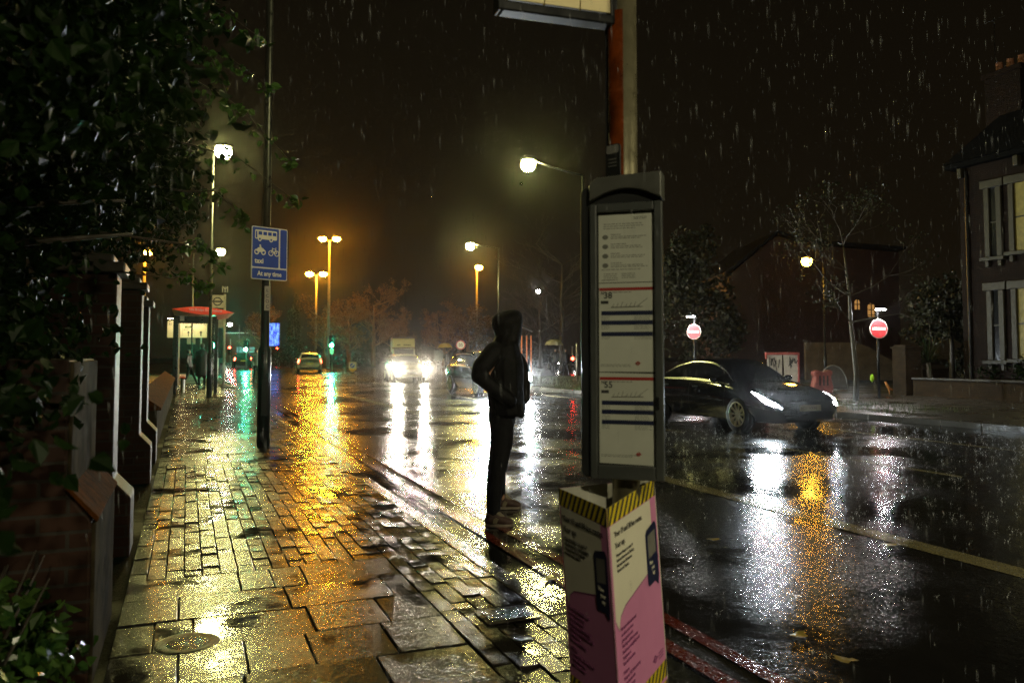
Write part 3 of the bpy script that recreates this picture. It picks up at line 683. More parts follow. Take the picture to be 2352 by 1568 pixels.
def face(i, j, dense=True):
    b = MB(); fpoly(b, i, j, [(0,0),(1,0),(1,.88),(0,.88)], 0.); fpoly(b, i, j, [(1,0),(0,0),(0,.88),(1,.88)], -.003, 1)
    pn = b.build('side_panel', [PINK, INSIDE], pr)
    for v0, v1 in ((.815,.882),(.0,.075),(.09,.155)):
        b = MB(); fpoly(b, i, j, [(0,v0),(1,v0),(1,v1),(0,v1)], .0012); k = -.2
        while k < 1.05:
            q = [(k,v0),(k+.045,v0),(k+.045+.11,v1),(k+.11,v1)]
            q = [(min(max(u,0),1), v) for u, v in q]; fpoly(b, i, j, q, .0022, 1); k += .095
        b.build('hazard_stripe', [HAZY, INK], pn)
    b = MB(); fpoly(b, i, j, [(.03,.47),(.08,.43),(.12,.475),(.22,.50),(.84,.55),(.86,.56),(.86,.812),(.03,.812)], .0012)
    b.build('cream_bubble', PAPER, pn)
    b = MB()
    for (u0, v0), (u1, v1) in (((.03,.47),(.08,.43)),((.08,.43),(.12,.475)),((.12,.475),(.22,.50)),((.22,.50),(.84,.55))):
        fpoly(b, i, j, [(u0,v0-.004),(u1,v1-.004),(u1,v1),(u0,v0)], .0018)
    b.build('bubble_outline', PINKD, pn)
    b = MB(); fpoly(b, i, j, [(.70,.50),(.72,.485),(.86,.49),(.93,.465),(.95,.50),(.955,.70),(.92,.72),(.73,.705),(.70,.69)], .0030); b.build('navy_bubble', NAVY, pn)
    b = MB(); fpoly(b, i, j, [(.74,.59),(.91,.60),(.91,.69),(.74,.68)], .0038); b.build('pale_square', GREYINK, pn)
    a, d = face_pt(i, j, 0, .5), face_pt(i, j, 1, .5); L = (d-a).length; fx = (d-a).normalized(); up = (face_pt(i,j,.5,.8)-face_pt(i,j,.5,.1)).normalized()
    up = (up-fx*up.dot(fx)).normalized()
    def tx(st, u, v, size, m, xs=.9, bold=.0004): text('lettering', st, size, m, pn, face_pt(i, j, u, v, .0042), fx, up, 'LEFT', xs, .0003, bold)
    tx('Your 19 and 38 bus routes.', .09, .765, .031, INK, .92, .0005); tx('Your say.', .09, .723, .031, INK, .92, .0005)
    for q, st in enumerate(('Proposed changes to route 19', 'between Battersea and Finsbury', 'Park and route 38 between', 'Victoria and Clapton')): tx(st, .10, .692-.019*q, .0165, INK)
    tx('Have', .75, .565, .022, PAPER); tx('your', .79, .543, .022, PAPER); tx('say', .81, .521, .022, PAPER)
    for q, st in enumerate(('For more information and', 'to tell us your views', 'please get in touch', 'Visit tfl.gov.uk/haveyoursay', 'Email haveyoursay@tfl.gov.uk', 'Telephone us', 'Text and translation')): tx(st, .10, .425-.021*q, .0175, PINKD)
    for q, st in enumerate(('Write to', 'Freepost TFL Have your say', 'Consultation ends', 'Friday 23 January')): tx(st, .10, .268-.021*q, .0175, PINKD)
    b = MB()
    for q in range(12):
        a0_, a1_ = 2*PI*q/12, 2*PI*(q+1)/12
        f = lambda r_, a: (.74+r_*math.cos(a)/L, .20+r_*math.sin(a))
        fpoly(b, i, j, [f(.016,a0_), f(.016,a1_), f(.010,a1_), f(.010,a0_)], .003)
    fpoly(b, i, j, [(.68,.197),(.80,.197),(.80,.203),(.68,.203)], .0036); b.build('roundel_mark', PINKD, pn)
    b = MB()
    for q in range(3): fpoly(b, i, j, [(.82,.205-.011*q),(.93,.207-.011*q),(.93,.211-.011*q),(.82,.209-.011*q)], .003)
    b.build('small_print', PINKD, pn)
face(0, 1); face(1, 2)
b = MB(); fpoly(b, 2, 0, [(0,0),(1,0),(1,.88),(0,.88)], 0.); fpoly(b, 2, 0, [(1,0),(0,0),(0,.88),(1,.88)], -.003, 1); b.build('side_panel', [PINK, INSIDE], pr)

# ------------------------------------------------------------------ people
SKIN = pm('skin', (.36,.20,.13), .5, var=.1)
BLACKCLOTH = pm('black_cloth', (.010,.010,.011), .55, var=.3, scale=20, bump=.4, bscale=60)
WETCLOTH = pm('wet_black_shell', (.003,.003,.0035), .66, var=.4, scale=12, bump=.7, bscale=18, spec=.14)
DENIM = pm('dark_trouser_cloth', (.005,.005,.006), .8, var=.3, scale=20, bump=.3, bscale=60, spec=.12)
pb = W(1150, 810, 7.5); pb.z = ROADZ
ps = thing('person', 'person in a hooded black jacket and dark trousers waiting at the kerb, hands in pockets', 'person', pb, -YAW)
k_ = 1.012
def E(x, y, z, *r): return ((x*k_, y, z*k_), tuple(q*k_ for q in r) if len(r) == 3 else r[0]*k_)
body = [[E(.07,0,1.785,.095,.078,.12), E(.075,0,1.73,.07,.06,.08)], [E(.165,0,1.775,.02,.014,.025), E(.15,0,1.79,.02,.02,.03)],
        [E(.05,0,1.66,.055), E(.04,0,1.52,.07)], [E(.04,0,1.48,.12,.18,.12), E(.03,0,1.15,.12,.16,.12), E(.01,.05,.95,.11,.15,.1)],
        [E(-.05,-.17,1.52,.06), E(-.15,-.23,1.32,.045), E(.08,-.19,1.12,.035)], [E(.06,.18,1.52,.06), E(.17,.22,1.36,.045), E(.2,.18,1.1,.035)],
        [E(.0,-.04,.90,.09), E(-.025,-.18,.52,.055), E(-.06,-.27,.12,.04)], [E(.0,.12,.90,.09), E(.0,.3,.5,.055), E(.0,.48,.12,.04)]]
blob('body', body, .014, SKIN, ps)
jacket = [[E(.045,0,1.80,.135,.125,.125), E(.11,0,1.83,.105,.115,.11), E(.155,0,1.85,.052,.10,.08)],          # hood
          [E(-.005,0,1.835,.082,.105,.07), E(.06,0,1.70,.12,.12,.10)], [E(.11,0,1.78,.095,.11,.12), E(.10,0,1.66,.095,.12,.09)],
          [E(.05,0,1.66,.11,.13,.08), E(.035,0,1.56,.15,.21,.09), E(.035,0,1.42,.185,.225,.14), E(.045,0,1.22,.175,.215,.13), E(.05,.02,1.04,.175,.21,.10), E(.065,.02,.965,.165,.20,.03)],
          [E(.185,.04,1.02,.05,.14,.08), E(.19,.04,.945,.03,.12,.02)],
          [E(-.06,-.18,1.54,.095), E(-.17,-.25,1.40,.085), E(-.195,-.26,1.32,.07)], [E(-.195,-.26,1.33,.072), E(-.04,-.25,1.20,.068), E(.09,-.20,1.10,.06)],
          [E(.09,.19,1.53,.09), E(.17,.22,1.42,.085), E(.205,.22,1.36,.065)], [E(.2,.22,1.37,.068), E(.225,.2,1.22,.058), E(.225,.16,1.10,.05)]]
blob('jacket', jacket, .013, WETCLOTH, ps, 3)
blob('trousers', [[E(.015,.04,.98,.14,.17,.07), E(.012,.03,.88,.125,.155,.08)], [E(.012,-.05,.88,.115,.10,.1), E(.012,-.11,.72,.108,.1,.1), E(-.030,-.20,.48,.088,.08,.08), E(-.055,-.25,.30,.073,.07,.07), E(-.060,-.28,.115,.062,.06,.04)],
                  [E(.01,.11,.88,.11,.1,.1), E(.0,.20,.70,.10,.09,.09), E(-.025,.32,.48,.078,.075,.08), E(-.02,.40,.28,.066,.064,.06), E(-.015,.50,.115,.06,.06,.04)]], .012, DENIM, ps, 3)
SUEDE = pm('brown_suede', (.04,.018,.012), .7, bump=.2, bscale=90); SOLE = pm('pale_sole', (.14,.11,.08), .6); TONGUE = pm('cream_fabric', (.12,.095,.055), .6)
for (x, y, lab) in ((-.06,-.30,None),(.015,.50,None)):
    so = blob('shoe', [[E(x-.035,y,.055,.048,.045,.045), E(x+.02,y,.075,.05,.042,.055)], [E(x+.02,y,.075,.05,.042,.05), E(x+.13,y,.042,.05,.046,.036)], [E(x-.03,y,.09,.038,.038,.045), E(x+.02,y,.09,.035,.036,.045)]], .008, SUEDE, ps, 3)
    b = MB(); b.prism([(x-.085+.012,y-.03),(x-.03,y-.046),(x+.1,y-.05),(x+.16,y-.035),(x+.185,y),(x+.16,y+.035),(x+.1,y+.05),(x-.03,y+.046),(x-.085+.012,y+.03)], (0,0,.002), (1,0,0), (0,1,0), .026); b.build('sole', SOLE, so, bevel=.006)
    blob('tongue', [[E(x+.005,y,.135,.03,.03,.03), E(x+.07,y,.085,.035,.030,.022)]], .008, TONGUE, so, 2)
    b = MB(); b.prism([(x-.005,.035),(x+.03,.035),(x+.048,.075),(x+.02,.088),(x+.002,.07)], (0,y-.0435,0), X_, Z_, .006); b.build('side_stripe', TONGUE, so)
def walker(label, loc, rz, coat, legs, stance=.14, hh=1.72, long_coat=False, group=None, arm_up=False, lean=0., name='person'):
    t = thing(name, label, 'person', loc, rz, group); k = hh/1.72
    def e(x, y, z, r): return ((x*k+lean*z, y*k, z*k), tuple(q*k for q in r) if hasattr(r, '__len__') else r*k)
    ch = [[e(0,0,1.62,(.09,.08,.11)), e(.01,0,1.56,.07)], [e(0,0,1.5,.055), e(0,0,1.38,(.12,.2,.09)), e(0,0,1.1,(.12,.17,.12)), e(0,0,.9,(.13,.17,.1))],
          [e(0,.08,.88,.09), e(stance*.5,.09,.48,.06), e(stance,.09,.05,.045)], [e(0,-.08,.88,.09), e(-stance*.3,-.09,.48,.06), e(-stance,-.09,.05,.045)],
          [e(stance,.09,.03,(.05,.045,.03)), e(stance+.14,.09,.03,(.05,.04,.025))], [e(-stance,-.09,.03,(.05,.045,.03)), e(-stance+.14,-.09,.03,(.05,.04,.025))]]
    if arm_up: ch += [[e(.02,-.2,1.4,.06), e(.16,-.22,1.2,.05), e(.26,-.12,1.32,.035), e(.27,-.10,1.38,.03)], [e(0,.2,1.4,.06), e(0,.23,1.12,.05), e(.06,.22,.86,.04)]]
    else: ch += [[e(0,-.2,1.4,.06), e(-.03,-.23,1.12,.05), e(.06,-.22,.9,.04)], [e(0,.2,1.4,.06), e(-.03,.23,1.12,.05), e(.08,.22,.9,.04)]]
    if long_coat: ch += [[e(0,0,1.3,(.15,.22,.1)), e(0,0,.42,(.22,.26,.05))]]
    lo = .40 if long_coat else .88
    blob('body', ch, .03*k, [legs, coat, SKIN], t, 2, lambda c: 2 if (c.z > 1.53*k and c.x > .05*k+lean*1.5) else (1 if c.z > lo*k else 0))
    blob('hair', [[e(-.015,0,1.65,(.10,.09,.10)), e(-.02,0,1.60,(.09,.085,.08))]], .03*k, BLACKCLOTH, t, 1)
    return t
g_ = G(463, 886); walker('person in a long dark hooded coat standing inside the bus shelter', (g_.x, g_.y, 0), rad(100), BLACKCLOTH, DENIM, .10, 1.85, True)
g_ = G(437, 884); walker('person perching beside the red shelter seat with one leg stretched out', (g_.x, g_.y, 0), rad(-20), BLACKCLOTH, DENIM, .30, 1.6, False, lean=-.06)
g_ = G(589, 880, ROADZ); walker('person in a dark jacket half hidden behind the black column with the bus lane sign', (g_.x, g_.y, ROADZ), rad(-70), pm('green_grey_coat', (.05,.055,.035), .6), DENIM, .16, 1.75)
def umbrella(label, p, r, col, tilt=0.):
    t = thing('umbrella', label, 'umbrella', p, tilt)
    n_ = 8; vs = [(0,0,.30*r/.5)]; fs = []
    for q, (rr, zz) in enumerate(((.45,.27),(.8,.16),(1.,.0))):
        for k in range(n_*2):
            a = 2*PI*k/(n_*2); s_q = 1. if k % 2 == 0 else .93
            vs.append((r*rr*s_q*math.cos(a), r*rr*s_q*math.sin(a), zz*r/.5+(.0 if k % 2 == 0 else .03*rr)))
    m_ = n_*2
    for k in range(m_): fs.append((0, 1+k, 1+(k+1) % m_))
    for q in range(2):
        for k in range(m_): fs.append((1+q*m_+k, 1+(q+1)*m_+k, 1+(q+1)*m_+(k+1) % m_, 1+q*m_+(k+1) % m_))
    MB().add(vs, fs).build('canopy', col, t, smooth=False)
    MB().tube([(0,0,.32*r/.5),(0,0,-.55)], [.012,.012], 6).build('shaft', BLACKP, t)
    return t
YU = leafmat('yellow_umbrella_cloth', (.50,.34,.03), (.55,.38,.05), .5, .4); CU = leafmat('cream_umbrella_cloth', (.34,.32,.16), (.40,.37,.2), .5, .4)
for px, D, um, lab, ul, ur in ((1026,58.,YU,'distant person under the yellow umbrella at the crossing','yellow umbrella held by the distant person left of the dark car',.55),(1275,50.,CU,'person under the cream umbrella on the far grass verge','cream umbrella seen between the hooded person and the timetable case',.62)):
    q = W(px, 810, D); walker(lab, (q.x, q.y, .0 if D < 55 else ROADZ), rad(-110), BLACKCLOTH, DENIM, .12, 1.7, arm_up=True)
    h_ = Vector((math.cos(rad(-110))*.27-math.sin(rad(-110))*-.10, math.sin(rad(-110))*.27+math.cos(rad(-110))*-.10, 0))
    umbrella(ul, (q.x+h_.x, q.y+h_.y, 1.92-(.1 if D > 55 else 0)), ur, um)
q = W(1298, 810, 50.); walker('person in black walking beside the cream umbrella', (q.x, q.y, 0), rad(-80), BLACKCLOTH, DENIM, .14, 1.7)

# ------------------------------------------------------------------ cars
def herm(ts, vs, t):
    n_ = len(ts)
    for i in range(n_-1):
        if t <= ts[i+1] or i == n_-2: break
    h = ts[i+1]-ts[i]; u = min(max((t-ts[i])/h, 0), 1)
    def sl(k):
        if k <= 0: return (vs[1]-vs[0])/(ts[1]-ts[0])
        if k >= n_-1: return (vs[-1]-vs[-2])/(ts[-1]-ts[-2])
        a, b_ = (vs[k]-vs[k-1])/(ts[k]-ts[k-1]), (vs[k+1]-vs[k])/(ts[k+1]-ts[k])
        return 0 if a*b_ <= 0 else 2*a*b_/(a+b_)
    m0, m1 = sl(i)*h, sl(i+1)*h
    return vs[i]*(2*u**3-3*u*u+1)+m0*(u**3-2*u*u+u)+vs[i+1]*(-2*u**3+3*u*u)+m1*(u**3-u*u)
SEDAN = [(0,.46,.60,.80,.95,.60,.68,.66,.50),(.03,.32,.58,.86,1.04,.78,.86,.80,.58),(.12,.24,.55,.92,1.13,.85,.92,.86,.58),(.28,.20,.55,.95,1.35,.86,.925,.86,.58),(.42,.19,.55,.95,1.44,.86,.925,.87,.58),
         (.53,.19,.55,.94,1.42,.86,.925,.87,.59),(.63,.19,.55,.92,1.27,.86,.925,.87,.62),(.745,.19,.55,.88,.97,.86,.925,.87,.72),(.86,.20,.52,.79,.87,.86,.925,.85,.68),(.95,.21,.48,.67,.75,.82,.88,.80,.60),(1,.28,.45,.57,.63,.60,.66,.60,.44)]
HATCH = [(0,.46,.62,.92,1.02,.66,.74,.72,.60),(.02,.34,.60,.95,1.12,.80,.84,.80,.64),(.06,.28,.58,.97,1.36,.84,.88,.83,.62),(.12,.25,.57,.98,1.48,.85,.90,.84,.62),(.30,.22,.56,.98,1.54,.85,.90,.85,.63),
         (.50,.22,.56,.97,1.52,.85,.90,.85,.63),(.60,.22,.56,.96,1.42,.85,.90,.85,.64),(.72,.22,.56,.95,1.06,.85,.90,.85,.72),(.88,.24,.55,.88,.96,.85,.90,.83,.68),(.96,.26,.52,.76,.86,.81,.86,.78,.60),(1,.32,.48,.62,.70,.62,.68,.62,.46)]
def car(label, loc, rz, prof, L, paint, scale=1., head=None, tail=None, wheel_x=(.175,.79), detail=True, group=None, plate_t=None, beam=0., bcol=(1,1,1), hstyle='almond', wr=.335, steer=0.):
    t = thing('car', label, 'car', loc, rz, group); ts = [p[0] for p in prof]; cols = list(zip(*prof))[1:]
    def sec(t_):
        zb, zm, zl, zt_, wl, wm, wb, wt = [herm(ts, c, t_) for c in cols]
        drop = min(.07, (zt_-zl)*.4)
        return [(0,zb),(wl*.86,zb),(wl,zb+.10),(wm,zm),(wb,zl),(wt,zt_-drop),(wt*.60,zt_-.012),(0,zt_)]
    cache = {}
    def S(t_, v, sd=1, off=0.):
        key = round(t_, 5)
        if key not in cache: cache[key] = sec(t_)
        P_ = cache[key]; n_ = len(P_)-1; v = min(max(v, 0), n_-1e-6); i = int(v); u = v-i
        def g(k):
            if k < 0: return (-P_[1][0], P_[1][1])
            if k > n_: return (-P_[n_-1][0], P_[n_-1][1])
            return P_[k]
        a, b_, c, d = g(i-1), g(i), g(i+1), g(i+2)
        def cr(q): return .5*((2*b_[q])+(-a[q]+c[q])*u+(2*a[q]-5*b_[q]+4*c[q]-d[q])*u*u+(-a[q]+3*b_[q]-3*c[q]+d[q])*u**3)
        y, z = max(0, cr(0)), cr(1)
        cy, cz = y, z-.55
        l_ = math.hypot(cy, cz) or 1
        fx = off if t_ > .93 else (-off if t_ < .04 else 0)
        return Vector((((t_-.5)*L+fx)*scale, sd*(y+off*cy/l_)*scale, (z+off*cz/l_)*scale))
    NT, NV = (64, 5) if detail else (36, 3)
    bins = {'body': MB(), 'windscreen': MB(), 'rear_window': MB()}; sw_ = {}
    sed = prof is SEDAN
    tops = (.60,.735) if sed else (.585,.71); rears = (.06,.27) if sed else (.022,.085)
    wins = ((.16,.415),(.43,.70)) if sed else ((.10,.26),(.28,.45),(.47,.68))
    tl = [i/NT for i in range(NT+1)]
    for a, b_ in zip(tl[:-1], tl[1:]):
        tm = (a+b_)/2
        for q in range(7*NV):
            v0, v1 = q/NV, (q+1)/NV; vm = (v0+v1)/2
            kind = 'body'
            if 4.12 < vm < 4.92 and any(x < tm < y for x, y in wins): kind = 'side_window'
            elif vm > 5.1 and tops[0] < tm < tops[1]: kind = 'windscreen'
            elif vm > 5.1 and rears[0] < tm < rears[1]: kind = 'rear_window'
            for sd in (1, -1):
                qd = [S(a,v0,sd), S(b_,v0,sd), S(b_,v1,sd), S(a,v1,sd)]
                tgt = sw_.setdefault((sd, [x < tm < y for x, y in wins].index(True)), MB()) if kind == 'side_window' else bins[kind]
                tgt.add(qd if sd > 0 else qd[::-1], [(0,1,2,3)])
    for te in (0., 1.):
        ring_ = [S(te, q/NV, 1) for q in range(7*NV+1)]+[S(te, q/NV, -1) for q in range(7*NV-1, 0, -1)]
        bins['body'].add(ring_, [tuple(range(len(ring_))) if te else tuple(range(len(ring_)-1, -1, -1))])
    def weld(o):
        bm = bmesh.new(); bm.from_mesh(o.data); bmesh.ops.remove_doubles(bm, verts=bm.verts, dist=.0008); bm.to_mesh(o.data); bm.free(); return o
    for k in bins:
        if bins[k].v: weld(bins[k].build(k, paint if k == 'body' else GLASSD, t, smooth=True))
    for k in sw_.values(): weld(k.build('side_window', GLASSD, t, smooth=True))
    def patch(name, rows, mat, sd, off=.010):       # rows: (t, v0, v1)
        b = MB(); vs = []
        for t_, v0, v1 in rows:
            for q in range(5): vs.append(S(t_, v0+(v1-v0)*q/4, sd, off))
        fs = [(i*5+q, (i+1)*5+q, (i+1)*5+q+1, i*5+q+1) for i in range(len(rows)-1) for q in range(4)]
        return b.add(vs, fs).build(name, mat, t, smooth=True)
    for sd in (1, -1):
        if hstyle == 'front': rows = [(.935,3.4,4.1),(.955,3.25,4.0),(.975,3.2,3.9),(.99,3.25,3.8)]
        elif hstyle == 'almond': rows = [(.865,4.02,4.06),(.90,3.85,4.10),(.93,3.66,4.06),(.955,3.52,3.98),(.975,3.46,3.86),(.99,3.46,3.7)]
        else: rows = [(.90,3.4,4.15),(.94,3.05,4.15),(.965,2.95,4.1),(.988,2.9,4.05)]
        patch('headlight', rows, head or pm('unlit_lens', (.5,.5,.5), .1), sd)
        patch('tail_light', [(.10,3.7,4.2),(.06,3.5,4.3),(.03,3.45,4.3),(.012,3.5,4.3)], tail or pm('unlit_tail', (.12,.005,.004), .2), sd)
    for x in wheel_x:
        for sd in (1, -1):
            wx = (x-.5)*L*scale; y_ = .825*scale*sd; r_ = wr*scale
            wob = thing('wheel', '', '', (wx, y_, r_), steer if x > .5 else 0.); del wob['label']; del wob['category']; wob.parent = t
            wob.name = 'wheel'
            MB().lathe([(r_*.72,-.11),(r_*.95,-.11),(r_,-.07),(r_,.07),(r_*.95,.11),(r_*.72,.115)], (0,0,0), 28, (0,sd,0)).build('tyre', RUBBER, wob, smooth=True)
            rm = MB(); rm.lathe([(r_*.73,.0),(r_*.74,.114),(r_*.68,.120),(r_*.67,.06)], (0,0,0), 28, (0,sd,0)); rm.lathe([(r_*.15,.10),(.001,.105)], (0,0,0), 14, (0,sd,0))
            if detail:
                for k in range(10):
                    a = 2*PI*k/10; d_ = Vector((math.cos(a), 0, math.sin(a))); tn = Vector((-math.sin(a), 0, math.cos(a)))
                    yy = Vector((0, sd*.098, 0)); vs = [d_*r_*.1-tn*.012+yy, d_*r_*.1+tn*.012+yy, d_*r_*.69+tn*.021+yy*1.1, d_*r_*.69-tn*.021+yy*1.1]
                    vs += [v-Vector((0,sd*.03,0)) for v in vs]; rm.add(vs, [(0,1,2,3),(7,6,5,4),(0,3,7,4),(1,5,6,2)])
            rm.lathe([(r_*.70,.02),(.001,.02)], (0,0,0), 16, (0,sd,0), 1)
            rm.build('rim', [pm('alloy_rim', (.34,.31,.20), .4, metal=.3), BLACKP], wob, smooth=False)
            b = MB(); b.lathe([(r_*1.00,0),(r_*1.16,.0),(r_*1.19,-.05)], (wx, (.885 if sed else .86)*scale*sd+.012*sd, r_+.01), 24, (0,sd,0))
            b.lathe([(.01,-.012),(r_*1.16,-.012)], (wx, (.885 if sed else .86)*scale*sd+.012*sd-.12*sd, r_+.01), 24, (0,sd,0))
            b.build('wheel_arch', DKGREY, t, smooth=True)
    # mirrors, plates, grille
    for sd in (1, -1):
        m_ = MB(); mx_ = .645 if sed else .63; q = S(mx_, 4.15, sd)
        m_.ball((q.x, q.y+sd*.11, q.z+.05), (.07,.11,.07), 10); m_.tube([q, (q.x, q.y+sd*.08, q.z+.03)], .025, 6); m_.build('mirror', paint, t, smooth=True)
    f_ = S(1., 3.4, 1); bx = L*.5*scale
    PLT = pm('number_plate', (.16,.155,.14), .4)
    MB().box((bx+.016, 0, .50*scale), (.012,.52,.115)).build('number_plate', PLT, t, bevel=.003)
    MB().box((-bx-.016, 0, (.72 if not sed else .70)*scale), (.012,.52,.115)).build('number_plate', pm('rear_plate', (.45,.36,.05), .4), t, bevel=.003)
    MB().box((bx*.985, 0, .36*scale), (.05,1.1*scale,.10*scale)).build('grille', DKGREY, t, bevel=.02)
    if detail:
        for sd in (1, -1):
            b = MB()
            for a0_, a1_ in ((.16,.42),(.42,.72)):
                for vv in (4.04,):
                    for q in range(12):
                        t0, t1 = a0_+(a1_-a0_)*q/12, a0_+(a1_-a0_)*(q+1)/12
                        b.add([S(t0,vv,sd,.004), S(t1,vv,sd,.004), S(t1,vv+.1,sd,.006), S(t0,vv+.1,sd,.006)], [(0,1,2,3)])
            for q in range(22):
                t0, t1 = .15+.57*q/22, .15+.57*(q+1)/22
                b.add([S(t0,4.90,sd,.004), S(t1,4.90,sd,.004), S(t1,5.0,sd,.006), S(t0,5.0,sd,.006)], [(0,1,2,3)])
            weld(b.build('window_trim', STEEL, t, smooth=True))
        for sd in (1, -1):
            b = MB()
            for td in (.44,.70):
                for q in range(8): b.add([S(td,2.2+.22*q,sd,.002), S(td+.0012,2.2+.22*q,sd,.002), S(td+.0012,2.42+.22*q,sd,.002), S(td,2.42+.22*q,sd,.002)], [(0,1,2,3)])
            b.build('door_seam', DKGREY, t)
            for td in (.25,.49): MB().box(tuple(S(td, 3.72, sd, .012)), (.20,.02,.025)).build('door_handle', DKGREY, t, bevel=.006)
    if beam:
        for sd in (1, -1): light('SPOT', 'headlight_beam', t, (bx+.06, sd*.62*scale, .66*scale), beam, bcol, .06, (1, 0, -.05), 75, .9)
    return t
CARBLACK = pm('black_car_paint', (.003,.003,.0035), .08, var=.2, rvar=.03, coat=.3, spec=.25)
CARSILVER = pm('silver_car_paint', (.55,.50,.42), .3, metal=.15, coat=.6)
CARWHITE = pm('white_car_paint', (.62,.58,.50), .25, coat=.8)
CARGREY = pm('charcoal_car_paint', (.005,.006,.006), .10, coat=.6)
car('black saloon car with bright swept headlights driving past the timetable case', (11.03, 14.34, ROADZ), -PI/2, SEDAN, 4.7, CARBLACK, head=L_HEAD, beam=330, bcol=(.82,.93,1), wheel_x=(.175,.79))
text('plate_lettering', 'BJ21 VXN', .085, INK, bpy.data.objects['number_plate'], (4.7*.5+.023,-.235,.47), (0,1,0), (0,0,1), 'LEFT', 1.1)
for x, y in ():
    pass
car('charcoal hatchback with its headlights hidden behind the hooded person', (10.55, 28.4, ROADZ), -PI/2+rad(2), HATCH, 4.3, CARGREY, 1.04, head=em('headlamp_main_beam', (.86,.95,1), 5500), beam=420, bcol=(.88,.95,1), hstyle='front')
car('white car with dazzling headlights coming through the junction', (11.15, 42.9, ROADZ), -PI/2-rad(5), HATCH, 4.4, CARWHITE, .97, head=L_HEADW, beam=420, bcol=(1,.90,.72), hstyle='big', detail=False)
car('silver estate car seen from behind, waiting at the green signal', (8.9, 64.0, ROADZ), PI/2-rad(6), HATCH, 4.4, CARSILVER, 1.02, tail=L_TAIL, detail=False)
q = W(556, 810, 84); car('distant dark car with red tail lights beyond the bus stop', (q.x, q.y, ROADZ), PI/2, HATCH, 4.3, CARGREY, 1.0, tail=em('far_tail_red', (1,.06,.03), 60), detail=False)
q = W(1290, 810, 74); car('distant car with two small white headlights right of the hooded person', (q.x, q.y, ROADZ), -PI/2-rad(14), HATCH, 4.3, CARGREY, 1.0, head=em('far_head', (1,.97,.9), 70), detail=False)
# lorry behind the white car
q = W(924, 810, 62); lo = thing('box_van', 'box van with a cream panel above its dark windscreen behind the white car', 'van', (q.x+.1, q.y, ROADZ), -PI/2-rad(12))
MB().box((-2.6,0,1.75), (4.0,2.1,2.5)).build('cargo_box', pm('pale_red_box', (.40,.14,.10), .4), lo, bevel=.05)
MB().prism([(-.6,.45),(1.1,.45),(1.15,1.0),(.95,1.2),(.45,2.05),(-.6,2.1)], (0,1.0,0), X_, Z_, 2.0).build('cab', CARWHITE, lo, bevel=.06)
MB().prism([(.99,1.22),(1.02,1.22),(.55,2.0),(.52,2.0)], (0,.88,0), X_, Z_, 1.76).build('windscreen', GLASSD, lo)
MB().prism([(.42,2.14),(.60,2.18),(.30,2.82),(.02,2.9),(-.55,2.9),(-.55,2.14)], (0,.98,0), X_, Z_, 1.96).build('cream_panel', CREAM, lo, bevel=.03)
b = MB(); 
for k, (a, e_) in enumerate(((-.62,-.30),(-.05,.62))): b.add([(.575,a,2.32),(.575,e_,2.32),(.55,e_,2.38),(.55,a,2.38)], [(0,1,2,3)])
b.build('panel_mark', INK, lo)
MB().box((.22,0,2.95), (.25,2.0,.08)).build('roof_bar', BLACKP, lo, bevel=.01)
for x in (-3.6, .45):
    for sd in (1, -1):
        wv = MB(); wv.lathe([(.001,.1),(.2,.12),(.36,.1),(.38,0),(.36,-.1),(.001,-.1)], (x, .9*sd, .38), 18, (0,sd,0)); wv.build('wheel', RUBBER, lo, smooth=True)
for sd in (1, -1): MB().box((1.13,.78*sd,.85), (.06,.25,.16)).build('headlight', pm('unlit_lens2', (.5,.48,.42), .15), lo, bevel=.02)
for sd in (1, -1): MB().box((.85,1.12*sd,1.6), (.1,.12,.32)).build('mirror', BLACKP, lo, bevel=.02)

lo.scale = (.80,.86,.92)
# ------------------------------------------------------------------ bus shelter and what stands by it
st = thing('bus_shelter', 'bus shelter with a curved red roof fascia and black posts on the pavement', 'bus shelter', (.35, 33.0, 0))
RED = pm('shelter_red', (.62,.04,.014), .35)
x0, x1, y0_, y1_ = -.74, .62, -2.55, 2.2
for x, y in ((x0,y0_),(x0,y1_),(x1,y0_),(x1,y1_)): MB().box((x, y, 1.33), (.13,.13,2.66)).build('post', BLACKP, st, bevel=.01)
def lens(xa, xb, zc, h, n_=14): 
    return [(xa+(xb-xa)*k/n_, zc+h*math.sin(PI*k/n_)) for k in range(n_+1)]+[(xa+(xb-xa)*k/n_, zc-h*math.sin(PI*k/n_)) for k in range(n_-1, 0, -1)]
rf = MB().prism([(x, z-.05*(x-x0)) for x, z in lens(x0-.12, 1.22, 2.98, .14)], (0,y1_+.2,0), X_, Z_, abs(y1_-y0_)+.4).build('roof', RED, st, bevel=.008)
text('roof_lettering', 'Lea Bridge Roundabout', .115, em('glowing_lettering', (1,.75,.55), .35), st, (.25,y0_-.21,2.925), (1,0,-.05), Z_, 'CENTER')
MB().box((-.06,y0_+.02,2.62), (1.40,.10,.26)).build('fascia', BLACKP, st, bevel=.01)
MB().box((-.52,y0_-.04,2.66), (.14,.01,.17)).build('stop_letter_plate', pm('grey_plate', (.30,.25,.22), .5), st)
MB().box((-.60,y0_+.02,1.45), (.05,.05,2.3)).build('rail', pm('pale_rail', (.48,.36,.26), .35), st)
GLZ = CLEAR
MB().add([(x0,y0_,.35),(x0,y1_,.35),(x0,y1_,2.45),(x0,y0_,2.45)], [(0,1,2,3)]).build('glass_panel', GLZ, st)
MB().box((x0+.24,0,.56), (.26,4.2,.05)).build('seat', RED, st, bevel=.015)
for y in (-1.8, 1.8): MB().box((x0+.24,y,.28), (.05,.05,.54)).build('seat_leg', BLACKP, st)
MB().tube([(x0+.3,-1.9,.02),(x0+.3,-1.9,.5)], .05, 10).build('seat_post', WHITE, st)
